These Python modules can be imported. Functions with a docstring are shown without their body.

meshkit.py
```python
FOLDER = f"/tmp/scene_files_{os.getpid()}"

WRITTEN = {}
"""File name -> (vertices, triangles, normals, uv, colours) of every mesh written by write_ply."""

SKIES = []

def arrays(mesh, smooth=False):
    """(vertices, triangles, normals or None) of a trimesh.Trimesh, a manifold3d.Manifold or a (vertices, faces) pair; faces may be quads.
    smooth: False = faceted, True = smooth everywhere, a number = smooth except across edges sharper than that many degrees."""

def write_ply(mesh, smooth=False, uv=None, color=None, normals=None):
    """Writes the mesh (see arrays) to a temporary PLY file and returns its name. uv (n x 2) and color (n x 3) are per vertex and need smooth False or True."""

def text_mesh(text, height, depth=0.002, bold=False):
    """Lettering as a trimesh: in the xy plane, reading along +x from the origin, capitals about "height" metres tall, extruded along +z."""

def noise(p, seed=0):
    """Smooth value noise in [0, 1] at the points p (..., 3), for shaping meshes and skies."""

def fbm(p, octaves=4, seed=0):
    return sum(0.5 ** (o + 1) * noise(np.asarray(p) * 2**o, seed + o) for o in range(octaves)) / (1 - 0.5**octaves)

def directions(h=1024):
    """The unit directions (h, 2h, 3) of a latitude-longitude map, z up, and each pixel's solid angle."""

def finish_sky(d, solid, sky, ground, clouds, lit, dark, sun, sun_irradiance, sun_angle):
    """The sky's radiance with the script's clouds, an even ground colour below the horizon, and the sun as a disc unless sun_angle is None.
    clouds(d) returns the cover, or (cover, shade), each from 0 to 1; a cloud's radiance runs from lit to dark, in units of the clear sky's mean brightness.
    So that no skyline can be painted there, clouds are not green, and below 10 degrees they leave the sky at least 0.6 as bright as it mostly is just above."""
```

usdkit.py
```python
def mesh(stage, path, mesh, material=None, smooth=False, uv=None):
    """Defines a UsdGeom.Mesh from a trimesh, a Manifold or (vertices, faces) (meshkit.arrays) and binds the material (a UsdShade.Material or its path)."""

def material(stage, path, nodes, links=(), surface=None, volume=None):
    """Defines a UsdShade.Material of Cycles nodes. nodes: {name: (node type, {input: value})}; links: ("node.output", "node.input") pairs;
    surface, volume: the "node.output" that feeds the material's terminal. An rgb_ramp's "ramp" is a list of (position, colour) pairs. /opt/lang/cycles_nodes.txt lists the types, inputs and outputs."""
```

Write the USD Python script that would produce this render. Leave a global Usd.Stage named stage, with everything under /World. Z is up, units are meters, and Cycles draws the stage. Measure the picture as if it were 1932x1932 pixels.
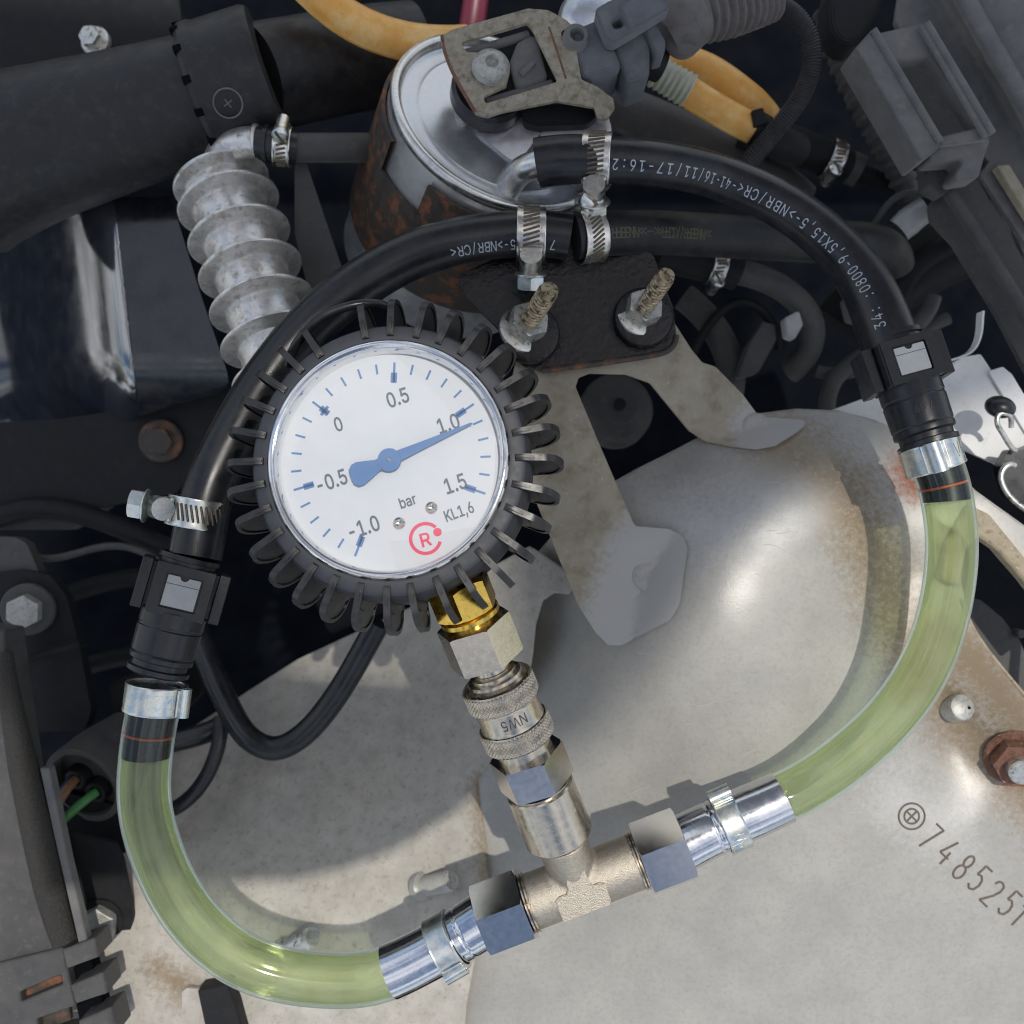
import math, numpy as np, trimesh, manifold3d as m3, usdkit, meshkit
from scipy.interpolate import CubicSpline, RBFInterpolator
from shapely.geometry import Polygon, Point, LineString
from shapely import contains_xy
from pxr import Usd, UsdGeom, UsdLux, UsdShade, Gf, Sdf, Vt
rng = np.random.default_rng(7)
stage = Usd.Stage.CreateInMemory()
UsdGeom.SetStageUpAxis(stage, UsdGeom.Tokens.z); UsdGeom.SetStageMetersPerUnit(stage, 1.0)
world = UsdGeom.Xform.Define(stage, '/World'); stage.SetDefaultPrim(world.GetPrim())
UsdGeom.Scope.Define(stage, '/World/Looks')
# ---------------------------------------------------------------- camera, sky, sun, exposure
EXPOSURE, SKY, SUN, SUN_ANGLE = 0.27, 0.105, 0.52, 0.8
SUN_DIR = np.array([0.20, 0.21, 0.957]); SUN_DIR /= np.linalg.norm(SUN_DIR)      # towards the sun
H, MM = 270.0, 268.0 / 1932                                                     # camera height (mm) and mm per photo unit at z = 0
cam = UsdGeom.Camera.Define(stage, '/World/camera')
cam.AddTranslateOp().Set(Gf.Vec3d(0, 0, H / 1000))
FL = 26.0 * H / 268.0
for a, v in (('HorizontalAperture', 26.0), ('VerticalAperture', 26.0), ('FocalLength', FL), ('FStop', FL / 2.6), ('FocusDistance', (H + 22) / 1000)):
    getattr(cam, f'Create{a}Attr')(v)
cam.CreateClippingRangeAttr(Gf.Vec2f(0.01, 50)); cam.CreateExposureAttr(EXPOSURE)
el, rot = math.asin(SUN_DIR[2]), math.atan2(SUN_DIR[0], SUN_DIR[1])
sky_mat = usdkit.material(stage, '/World/Looks/sky', {
    'co': ('texture_coordinate', {}), 'mp': ('mapping', {'location': (0.4, 9.3, 0.0), 'scale': (1.0, 1.0, 2.0)}),
    'n': ('noise_texture', {'scale': 2.6, 'detail': 6.0, 'roughness': 0.6}),
    'f': ('map_range', {'from_min': 0.46, 'from_max': 0.60, 'to_min': 0.0, 'to_max': 1.0, 'clamp': True}),
    'cl': ('color', {'value': (9.0, 9.2, 9.6)}),
    's': ('sky_texture', {'sky_type': 'single_scattering', 'sun_disc': False, 'sun_elevation': el, 'sun_rotation': rot, 'aerosol_density': 1.3}),
    'mx': ('mix', {}), 'b': ('background_shader', {'strength': SKY})},
    [('co.generated', 'mp.vector'), ('mp.vector', 'n.vector'), ('n.fac', 'f.value'), ('f.result', 'mx.fac'), ('s.color', 'mx.color1'), ('cl.color', 'mx.color2'), ('mx.color', 'b.color')], surface='b.background')
dome = UsdLux.DomeLight.Define(stage, '/World/sky')
UsdShade.MaterialBindingAPI.Apply(dome.GetPrim()).Bind(sky_mat)
dome.GetPrim().SetCustomDataByKey('kind', 'structure'); dome.GetPrim().SetCustomDataByKey('label', 'bright sky with thin cloud above the engine bay')
sun = UsdLux.DistantLight.Define(stage, '/World/sun')
sun.CreateIntensityAttr(SUN); sun.CreateAngleAttr(SUN_ANGLE); sun.CreateNormalizeAttr(True); sun.CreateColorAttr(Gf.Vec3f(1, .95, .87))
zz = SUN_DIR; xx = np.cross([0, 1, 0], zz); xx /= np.linalg.norm(xx); yy = np.cross(zz, xx)
sun.AddTransformOp().Set(Gf.Matrix4d(*xx, 0, *yy, 0, *zz, 0, 0, 0, 0, 1))
# ---------------------------------------------------------------- helpers (millimetres; photo units -> world)
def S(z): return MM * (H - z) / H
def P(x, y, z): k = S(z); return np.array([(x - 966) * k, (966 - y) * k, z + 0 * k])
def PV(a): a = np.asarray(a, float); k = S(a[:, 2]); return np.stack([(a[:, 0] - 966) * k, (966 - a[:, 1]) * k, a[:, 2]], 1)
def unit(v): v = np.asarray(v, float); return v / np.linalg.norm(v)
def cat(*ms): return trimesh.util.concatenate([tm(x) for x in ms])
def tm(x):
    if isinstance(x, trimesh.Trimesh): return x
    if isinstance(x, m3.Manifold):
        q = x.to_mesh(); return trimesh.Trimesh(q.vert_properties[:, :3], q.tri_verts, process=False)
    v, f = x; f = np.asarray(f)
    if f.shape[1] == 4: f = np.vstack([f[:, [0, 1, 2]], f[:, [0, 2, 3]]])
    return trimesh.Trimesh(np.asarray(v, float), f, process=False)
def frame(o, z, x=(0, 0, 1)):
    """4x4 with local z along z and local x as near as can be to x (by default towards the sky)."""
    z = unit(z); x = np.asarray(x, float); x = unit(x - z * (x @ z)); T = np.eye(4)
    T[:3, 0], T[:3, 1], T[:3, 2], T[:3, 3] = x, np.cross(z, x), z, o; return T
def put(m, T): m = tm(m).copy(); m.apply_transform(T); return m
def lathe(prof, n=48, T=None, a0=0., a1=2 * math.pi):
    """prof: (r, h) list, turned about local z."""
    p = np.asarray(prof, float); full = abs(a1 - a0 - 2 * math.pi) < 1e-6
    A = np.linspace(a0, a1, n, endpoint=not full); k = len(p)
    v = np.stack([np.outer(np.cos(A), p[:, 0]), np.outer(np.sin(A), p[:, 0]), np.tile(p[:, 1], (n, 1))], -1).reshape(-1, 3)
    i = np.arange(n if full else n - 1)[:, None]; j = np.arange(k - 1)[None]; a = i * k + j; b = ((i + 1) % n) * k + j
    f = np.stack([a, b, b + 1, a + 1], -1).reshape(-1, 4); m = tm((v, f))
    return put(m, T) if T is not None else m
def cyl(r, h0, h1, c=0.0, n=40, T=None):
    c = min(c, r * .4, abs(h1 - h0) * .4)
    return lathe([(0, h0), (r - c, h0), (r, h0 + c), (r, h1 - c), (r - c, h1), (0, h1)] if c else [(0, h0), (r, h0), (r, h1), (0, h1)], n, T)
def hexa(R, h0, h1, T=None, c=.12, phi=0., n=6):
    """hexagonal prism (R to the corners), corners turned down at both ends."""
    a = m3.Manifold.cylinder(h1 - h0, R, R, n).rotate((0, 0, phi)); q = R * 1.02; h = h1 - h0; e = R * c
    b = m3.Manifold.revolve(m3.CrossSection([[(0, 0), (q - e, 0), (q, e * .55), (q, h - e * .55), (q - e, h), (0, h)]]), 48)
    m = tm((a ^ b).translate((0, 0, h0))); return put(m, T) if T is not None else m
def box(x0, x1, y0, y1, z0, z1, r=0.0, T=None):
    if r <= 0: m = tm(m3.Manifold.cube((x1 - x0, y1 - y0, z1 - z0)).translate((x0, y0, z0)))
    else:
        r = min(r, (x1 - x0) * .45, (y1 - y0) * .45, (z1 - z0) * .45); s = m3.Manifold.sphere(r, 8)
        m = tm(m3.Manifold.batch_hull([s.translate((a, b, c)) for a in (x0 + r, x1 - r) for b in (y0 + r, y1 - r) for c in (z0 + r, z1 - r)]))
    return put(m, T) if T is not None else m
def rounded(poly, r, seg=4):
    """polygon with its corners rounded."""
    g = Polygon(poly) if not isinstance(poly, Polygon) else poly
    if r > 0: g = g.buffer(-r, quad_segs=seg).buffer(2 * r, quad_segs=seg).buffer(-r, quad_segs=seg)
    if g.geom_type != 'Polygon': g = max(g.geoms, key=lambda q: q.area)
    return g
def csec(p): return m3.CrossSection([p], m3.FillRule.EvenOdd)
def xsec(g): return m3.CrossSection([np.array(q.coords)[:-1] for q in (g.exterior, *g.interiors)], m3.FillRule.EvenOdd)
def pw(poly, z): return [tuple(P(x, y, z)[:2]) for x, y in poly]
def prism(poly, ztop, depth, r=0.6, bev=.5, holes=()):
    """block with the outline poly (photo units at ztop), straight sides going down depth mm, top edge rounded by bev mm."""
    g = rounded(pw(poly, ztop), r)
    for h in holes: g = g.difference(rounded(pw(h, ztop), r * .7))
    if g.geom_type != 'Polygon': g = max(g.geoms, key=lambda q: q.area)
    c = xsec(g); out = c.extrude(depth - bev).translate((0, 0, ztop - depth))
    for k in range(4):
        a = (k + 1) / 4 * math.pi / 2; a0 = k / 4 * math.pi / 2
        out = out + c.offset(-bev * (1 - math.cos(a)), m3.JoinType.Round).extrude(depth - bev + bev * math.sin(a)).translate((0, 0, ztop - depth))
    return tm(out)
def sheet(poly, zf, th=1.2, r=6, step=18, holes=(), hr=None):
    """sheet metal with the outline poly (photo units), lying at the height zf(x, y), th mm thick."""
    g = rounded(poly, r)
    for h in holes: g = g.difference(rounded(h, r if hr is None else hr))
    if g.geom_type != 'Polygon': g = max(g.geoms, key=lambda q: q.area)
    m = tm(xsec(g).extrude(th).refine_to_length(step)); v = np.array(m.vertices)
    v = PV(np.column_stack([v[:, 0], v[:, 1], zf(v[:, 0], v[:, 1])])) + np.column_stack([0 * v[:, 2], 0 * v[:, 2], v[:, 2] - th])
    return trimesh.Trimesh(v, np.array(m.faces)[:, ::-1], process=False)
def spline(pts, ds=1.2, world=False):
    q = np.asarray(pts, float) if world else PV(pts); d = np.r_[0, np.cumsum(np.linalg.norm(np.diff(q, axis=0), axis=1))]
    n = max(3, int(d[-1] / ds)); u = np.linspace(0, d[-1], n); C = CubicSpline(d, q, axis=0) if len(q) > 2 else (lambda t: q[0] + np.outer(t / d[-1], q[1] - q[0]))
    c = C(u); t = np.gradient(c, axis=0); t /= np.linalg.norm(t, axis=1)[:, None]; s = np.r_[0, np.cumsum(np.linalg.norm(np.diff(c, axis=0), axis=1))]
    up = np.tile([0., 0, 1], (n, 1)); N = up - t * (t * up).sum(1)[:, None]; N /= np.maximum(np.linalg.norm(N, axis=1), 1e-6)[:, None]
    return c, t, N, np.cross(t, N), s, d, u
def tube(pts, r, n=24, ds=1.2, mod=None, caps=True, rmm=False, world=False):
    """round tube through pts (photo x, y, z mm); r in photo units (one or one for each point); mod(s) adds to the radius (mm)."""
    c, t, N, B, s, d, u = spline(pts, ds, world)
    zs = np.asarray(pts, float)[:, 2]; R = np.broadcast_to(np.asarray(r, float), len(d)) * (1 if rmm else S(zs)); R = np.interp(u, d, R)
    if mod: R = R + np.array([mod(x) for x in s])
    A = np.linspace(0, 2 * np.pi, n, endpoint=False); k = len(c)
    v = c[:, None] + R[:, None, None] * (np.cos(A)[None, :, None] * N[:, None] + np.sin(A)[None, :, None] * B[:, None])
    i = np.arange(k - 1)[:, None]; j = np.arange(n)[None]; a = i * n + j; b = i * n + (j + 1) % n
    f = np.stack([a, b, b + n, a + n], -1).reshape(-1, 4); m = tm((v.reshape(-1, 3), f)); V, F = np.array(m.vertices), np.array(m.faces)
    if caps:
        V = np.vstack([V, c[0], c[-1]]); e = len(V); q = np.arange(n); w = (q + 1) % n; o = (k - 1) * n
        F = np.vstack([F, np.column_stack([w, q, np.full(n, e - 2)]), np.column_stack([o + q, o + w, np.full(n, e - 1)])])
    return trimesh.Trimesh(V, F, process=False)
def text(s, h, depth=.05, sx=1., bold=False, sub=.7):
    m = meshkit.text_mesh(s, h, depth, bold)
    if sub: m = trimesh.Trimesh(*trimesh.remesh.subdivide_to_size(m.vertices, m.faces, sub, 12), process=False)
    v = np.array(m.vertices); v[:, 0] = (v[:, 0] - (v[:, 0].min() + v[:, 0].max()) / 2) * sx; v[:, 1] -= h / 2
    return trimesh.Trimesh(v, m.faces, process=False)
def radii(path, pts, r): return path[4], np.interp(path[6], path[5], np.asarray(r, float) * S(np.asarray(pts)[:, 2]))
def mono(s, h, pitch, sx=.62, depth=.03):
    o = []
    for k, ch in enumerate(s):
        if ch == ' ': continue
        q = text(ch, h, depth, sx); yq = meshkit.text_mesh(ch, h, depth).vertices[:, 1].min(); q.vertices = q.vertices + np.array([(k + .5) * pitch, 0, 0]); o.append(q)
    return cat(*o)
def wrap(m, path, r, s0, th0, dx=1, dy=1, lift=.03):
    """lays flat lettering (mm) on a tube of radius r mm: starts at arc length s0, th0 radians round from the side that faces the sky."""
    c, t, N, B, s, d, u = path; v = np.array(m.vertices); x = s0 + dx * v[:, 0]; I = lambda a: np.stack([np.interp(x, s, a[:, k]) for k in range(3)], 1)
    r = np.interp(x, *r) if isinstance(r, tuple) else np.full(len(x), float(r)); th = (th0 + dy * v[:, 1] / r)[:, None]
    return trimesh.Trimesh(I(c) + (r[:, None] + lift + v[:, 2:3]) * (np.cos(th) * I(N) + np.sin(th) * I(B)), m.faces, process=False)
# ---------------------------------------------------------------- scene tree
USED = {}
def numbered(path):
    k = USED[path] = USED.get(path, -1) + 1; return path if k == 0 else f'{path}_{k:03d}'
def data(prim, **kw):
    for k, v in kw.items():
        if v: prim.SetCustomDataByKey(k, v)
BASE = {}
GROUPS = {'hose_clamp': 'screw clamps on the hoses', 'ear_clamp': 'ear clamps on the clear hoses', 'hose_plug': 'black plugs joining hoses', 'clear_hose': 'clear hoses with green fluid', 'orange_hose': 'orange hoses behind the filter', 'flange_nut': 'flange nuts on the oily plate', 'weld_stud': 'studs on the inner wing', 'background_hose': 'clamped hoses in the shade', 'loop_cable': 'black cables at lower left', 'cross_arm': 'dark arms in the gap'}
def thing(name, label, category, at, group=None):
    x = UsdGeom.Xform.Define(stage, numbered('/World/' + name)); at = np.asarray(at, float); x.AddTranslateOp().Set(Gf.Vec3d(*(at / 1000)))
    data(x.GetPrim(), label=label, category=category, group=group or GROUPS.get(name)); BASE[str(x.GetPath())] = at; return str(x.GetPath())
def part(parent, name, mesh, mat, smooth=35, label=None, kind=None, prim=None):
    m = tm(mesh).copy(); b = BASE[parent]
    if prim: m = trimesh.graph.smooth_shade(m, angle=math.radians(smooth), facet_minarea=None); prim = {k: v(m) for k, v in prim.items()}; smooth = True
    m.vertices = (np.array(m.vertices) - b) / 1000; path = numbered(parent + '/' + name); BASE[path] = b
    g = usdkit.mesh(stage, path, m, MATS[mat], smooth); data(g.GetPrim(), label=label, kind=kind)
    if prim:
        for k, v in prim.items(): UsdGeom.PrimvarsAPI(g).CreatePrimvar(k, Sdf.ValueTypeNames.FloatArray, 'vertex').Set(Vt.FloatArray.FromNumpy(np.asarray(v, np.float32)))
    return path
def single(name, mesh, mat, label=None, category=None, kind=None, group=None, smooth=35, prim=None):
    p = numbered('/World/' + name); m = tm(mesh).copy()
    if prim: m = trimesh.graph.smooth_shade(m, angle=math.radians(smooth), facet_minarea=None); prim = {k: v(m) for k, v in prim.items()}; smooth = True
    m.vertices = np.array(m.vertices) / 1000
    g = usdkit.mesh(stage, p, m, MATS[mat], smooth); data(g.GetPrim(), label=label, category=category, kind=kind, group=group or GROUPS.get(name)); BASE[p] = np.zeros(3)
    if prim:
        for k, v in prim.items(): UsdGeom.PrimvarsAPI(g).CreatePrimvar(k, Sdf.ValueTypeNames.FloatArray, 'vertex').Set(Vt.FloatArray.FromNumpy(np.asarray(v, np.float32)))
    return p
# ---------------------------------------------------------------- materials (noise scales are per millimetre)
MATS = {}
def mat(name, c1, c2=None, sc=.25, rough=.5, r2=None, metal=0., dirt=None, dsc=.5, dr=(.5, .62), bump=0., bsc=2., coat=0., stains=(), dirt2=None, d2sc=3., d2r=(.6, .68), dmetal=None, **kw):
    """c1..c2 mottled by noise; dirt / dirt2 patches; bump in mm; stains: (primvar, colour)."""
    N = {'g': ('geometry', {}), 'm': ('mapping', {'scale': (1000., 1000., 1000.)}), 'n': ('noise_texture', {'scale': sc, 'detail': 7., 'roughness': .62}),
         'r': ('rgb_ramp', {'ramp': [(.3, c1), (.7, c2 or c1)]}), 'p': ('principled_bsdf', {'metallic': metal, 'roughness': rough, **kw})}
    if coat: N['p'][1].update({'coat_weight': coat, 'coat_roughness': .06})
    L = [('g.position', 'm.vector'), ('m.vector', 'n.vector'), ('n.fac', 'r.fac')]; last = 'r.color'
    for i, (col, s_, rr) in enumerate([(dirt, dsc, dr), (dirt2, d2sc, d2r)]):
        if col is None: continue
        N[f'dn{i}'] = ('noise_texture', {'scale': s_, 'detail': 8., 'roughness': .68}); N[f'df{i}'] = ('map_range', {'from_min': rr[0], 'from_max': rr[1], 'clamp': True}); N[f'dm{i}'] = ('mix', {'color2': col})
        L += [('m.vector', f'dn{i}.vector'), (f'dn{i}.fac', f'df{i}.value'), (f'df{i}.result', f'dm{i}.fac'), (last, f'dm{i}.color1')]; last = f'dm{i}.color'
        if i == 0 and dmetal is not None:
            N['me'] = ('map_range', {'to_min': metal, 'to_max': dmetal, 'clamp': True}); L += [('df0.result', 'me.value'), ('me.result', 'p.metallic')]
    for i, (pv, col, amp) in enumerate(stains):
        N[f'sa{i}'] = ('attribute', {'attribute': pv}); N[f'sn{i}'] = ('noise_texture', {'scale': .55, 'detail': 9., 'roughness': .72}); N[f'sc{i}'] = ('math', {'math_type': 'multiply_add', 'value2': 1.5, 'value3': -.75})
        N[f'sm{i}'] = ('math', {'math_type': 'add'}); N[f'sf{i}'] = ('map_range', {'from_min': .27, 'from_max': .84, 'to_max': amp, 'clamp': True}); N[f'sx{i}'] = ('mix', {'color2': col})
        L += [('m.vector', f'sn{i}.vector'), (f'sn{i}.fac', f'sc{i}.value1'), (f'sc{i}.value', f'sm{i}.value1'), (f'sa{i}.fac', f'sm{i}.value2'), (f'sm{i}.value', f'sf{i}.value'), (f'sf{i}.result', f'sx{i}.fac'), (last, f'sx{i}.color1')]; last = f'sx{i}.color'
    L.append((last, 'p.base_color'))
    if r2 is not None: N['rr'] = ('map_range', {'from_min': .35, 'from_max': .65, 'to_min': rough, 'to_max': r2, 'clamp': True}); L += [('n.fac', 'rr.value'), ('rr.result', 'p.roughness')]
    if bump:
        N['bn'] = ('noise_texture', {'scale': bsc, 'detail': 5., 'roughness': .6}); N['b'] = ('bump', {'distance': bump / 1000, 'strength': 1.})
        L += [('m.vector', 'bn.vector'), ('bn.fac', 'b.height'), ('b.normal', 'p.normal')]
    MATS[name] = usdkit.material(stage, '/World/Looks/' + name, N, L, surface='p.BSDF')
D = (.05, .045, .035)
mat('hose_rubber', (.005, .006, .008), (.012, .012, .014), .15, .22, .36, bump=.035, bsc=2.6, dirt2=(.06, .06, .06), d2sc=2.2, d2r=(.66, .75))
mat('fin_rubber', (.008, .009, .011), (.016, .016, .018), .3, .32, .46, bump=.02, bsc=3, dirt2=(.06, .055, .05), d2sc=.9, d2r=(.62, .8))
mat('cover_rubber', (.020, .023, .030), (.030, .033, .042), .3, .46, .6, bump=.02, bsc=6)
mat('black_plastic', (.008, .009, .011), (.015, .015, .017), .3, .26, .38, bump=.01, bsc=8)
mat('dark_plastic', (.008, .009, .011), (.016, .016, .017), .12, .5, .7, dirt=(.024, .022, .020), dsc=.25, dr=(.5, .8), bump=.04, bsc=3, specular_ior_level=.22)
mat('gloss_roll', (.004, .005, .008), (.008, .009, .012), .1, .08, .15, ior=3.2, dirt2=(.06, .06, .06), d2sc=1.3, d2r=(.70, .76))
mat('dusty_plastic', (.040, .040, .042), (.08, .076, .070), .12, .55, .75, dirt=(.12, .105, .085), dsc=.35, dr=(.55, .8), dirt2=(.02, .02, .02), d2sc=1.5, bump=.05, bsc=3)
mat('grey_plastic', (.095, .096, .098), (.16, .155, .145), .14, .5, .7, dirt=(.20, .18, .15), dsc=.3, dr=(.55, .8), dirt2=(.045, .045, .045), d2sc=1.8, d2r=(.66, .74), bump=.05, bsc=4)
mat('gloss_black', (.004, .005, .008), (.009, .010, .013), .1, .18, .36, ior=1.7, dirt=(.016, .018, .022), dsc=.12, dr=(.5, .8), dirt2=(.05, .05, .05), d2sc=1.3, d2r=(.69, .76))
mat('dust_pipe', (.008, .009, .011), (.020, .019, .019), .16, .36, .58, specular_ior_level=.4, dirt=(.042, .038, .034), dsc=.22, dr=(.5, .82), dirt2=(.10, .095, .09), d2sc=1.3, d2r=(.67, .76), bump=.12, bsc=.9)
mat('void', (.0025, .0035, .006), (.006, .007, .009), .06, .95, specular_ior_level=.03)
mat('clip_grey', (.33, .33, .32), (.40, .40, .39), .3, .38)
mat('clip_white', (.50, .49, .46), (.58, .57, .54), .3, .38)
mat('nickel', (.50, .44, .35), (.63, .56, .46), .5, .17, .28, 1., bump=.012, bsc=7, dirt2=(.30, .26, .20), d2sc=2.5, d2r=(.64, .74))
mat('nickel_bright', (.60, .56, .51), (.68, .65, .60), .5, .07, .13, 1., bump=.008, bsc=6)
mat('nickel_cast', (.38, .335, .27), (.50, .45, .37), .8, .38, .46, .95, bump=.22, bsc=2.6)
mat('chrome', (.74, .74, .75), (.80, .80, .80), .5, .05, .09, 1.)
mat('zinc', (.60, .61, .58), (.74, .73, .64), .22, .24, .36, 1., dirt=(.50, .58, .62), dsc=.3, dr=(.5, .6), bump=.02, bsc=3)
mat('band_steel', (.60, .58, .54), (.72, .68, .60), .4, .2, .32, 1., dirt=(.40, .33, .24), dsc=.8, dr=(.56, .7), bump=.015, bsc=4)
mat('slot_dark', (.10, .08, .06), (.17, .14, .10), 1., .4, None, .7)
mat('barb_steel', (.58, .60, .64), (.70, .71, .73), .35, .12, .2, 1., bump=.02, bsc=1.2)
mat('brass', (.66, .42, .07), (.78, .55, .13), .4, .16, .3, 1., dirt=(.42, .24, .04), dsc=.7, dr=(.55, .7))
mat('aluminium', (.62, .61, .59), (.74, .72, .69), .2, .30, .44, .9, dirt=(.30, .24, .16), dsc=.35, dr=(.50, .70), dmetal=.4, dirt2=(.13, .11, .08), d2sc=1.8, d2r=(.67, .74), bump=.06, bsc=1.6)
mat('filter_steel', (.55, .56, .58), (.63, .64, .65), .1, .26, .34, .85, dirt2=(.12, .11, .10), d2sc=1.4, d2r=(.68, .72), bump=.02, bsc=3)
mat('pipe_steel', (.56, .55, .53), (.68, .67, .65), .3, .25, .35, 1.)
mat('rust_band', (.030, .024, .020), (.060, .048, .036), .3, .45, .7, 0., dirt=(.20, .078, .034), dsc=.13, dr=(.50, .63), dirt2=(.18, .15, .12), d2sc=1.6, d2r=(.70, .76), bump=.25, bsc=1.2)
mat('old_plate', (.24, .20, .12), (.38, .35, .29), .5, .42, .6, .3, dirt=(.09, .075, .05), dsc=.3, dr=(.50, .74), dirt2=(.24, .10, .045), d2sc=.35, d2r=(.60, .70), bump=.18, bsc=2)
mat('oily_plate', (.0025, .0025, .003), (.006, .005, .005), .3, .10, .26, 0., dirt=(.045, .018, .011), dsc=.3, dr=(.60, .74), dirt2=(.10, .085, .07), d2sc=1.1, d2r=(.69, .75), specular_ior_level=.4, bump=.35, bsc=.55)
mat('stud_steel', (.30, .24, .15), (.50, .42, .29), .5, .34, .48, .85, dirt=(.07, .05, .025), dsc=.6, dr=(.48, .6), bump=.04)
mat('nut_steel', (.52, .52, .48), (.66, .64, .58), .4, .28, .42, .9, dirt=(.11, .085, .05), dsc=.55, dr=(.55, .66), bump=.05)
mat('grey_paint', (.32, .31, .285), (.385, .37, .335), .05, .27, .38, dirt=(.24, .22, .19), dsc=.7, dr=(.48, 1.0), dirt2=(.15, .125, .10), d2sc=2.2, d2r=(.60, .76),
    stains=(('brown', (.215, .15, .075), .85), ('grime', (.10, .085, .065), .75), ('rust', (.24, .075, .035), .9), ('pale', (.50, .50, .49), .6)), bump=.05, bsc=2.2)
mat('pitted_paint', (.34, .315, .27), (.46, .43, .38), .16, .5, .66, dirt=(.20, .17, .13), dsc=.5, dr=(.54, .8), dirt2=(.09, .07, .05), d2sc=1.7, d2r=(.62, .72), stains=(('brown', (.20, .13, .06), .8),), bump=.14, bsc=1.5)
mat('bracket_paint', (.26, .22, .15), (.36, .32, .245), .10, .38, .52, dirt=(.15, .115, .065), dsc=.14, dr=(.48, .78), dirt2=(.58, .58, .57), d2sc=.8, d2r=(.65, .69), bump=.1, bsc=2, stains=(('grey', (.40, .39, .37), .95),))
mat('white_paint', (.60, .60, .59), (.70, .70, .69), .12, .4, .55, dirt=(.40, .38, .35), dsc=.3, dr=(.56, .85), dirt2=(.16, .15, .14), d2sc=2.5, d2r=(.69, .75))
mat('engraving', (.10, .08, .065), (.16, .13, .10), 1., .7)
mat('orange_hose', (.68, .32, .06), (.80, .47, .13), .12, .36, .5, dirt=(.80, .56, .26), dsc=.12, dr=(.5, .75), dirt2=(.20, .10, .04), d2sc=.5, d2r=(.64, .76), subsurface_weight=.15, subsurface_scale=.004)
mat('pale_sleeve', (.36, .37, .28), (.46, .46, .36), .3, .45)
mat('dial_white', (.60, .62, .66), (.62, .64, .68), .2, .45)
mat('dial_blue', (.10, .20, .42), (.11, .22, .45), .2, .45)
mat('needle_blue', (.10, .20, .40), (.11, .22, .43), .2, .4)
mat('dial_grey', (.115, .135, .175), (.125, .145, .185), .2, .45)
mat('logo_red', (.72, .07, .14), (.75, .08, .15), .2, .45)
mat('print_white', (.34, .37, .41), (.46, .49, .52), 1.2, .5)
mat('print_yellow', (.055, .055, .03), (.10, .095, .05), 1.5, .6)
mat('orange_seal', (.50, .11, .04), None, .2, .4)
mat('tan_paint', (.27, .215, .13), (.36, .31, .22), .3, .5, .65, dirt=(.15, .11, .06), dsc=.5, dr=(.52, .7), dirt2=(.52, .50, .46), d2sc=.8, d2r=(.63, .69), bump=.1)
mat('connector_grey', (.085, .092, .105), (.13, .135, .145), .25, .42, .58, dirt=(.20, .18, .15), dsc=.4, dr=(.58, .78), dirt2=(.03, .03, .03), d2sc=2., d2r=(.68, .75), bump=.03)
mat('foam', (.016, .015, .013), (.040, .034, .028), .8, .6, .8, bump=.9, bsc=1.3, dirt2=(.22, .20, .18), d2sc=2.2, d2r=(.69, .74))
mat('green_wire', (.06, .24, .06), (.10, .32, .09), .4, .4); mat('brown_wire', (.22, .10, .045), (.32, .17, .08), .5, .45); mat('blue_wire', (.03, .05, .12), None, .3, .45)
mat('pale_bolt', (.34, .34, .31), (.52, .51, .47), .35, .45, .6, .5, dirt=(.20, .19, .16), dsc=.8, dr=(.5, .7), bump=.05, bsc=2)
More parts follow.
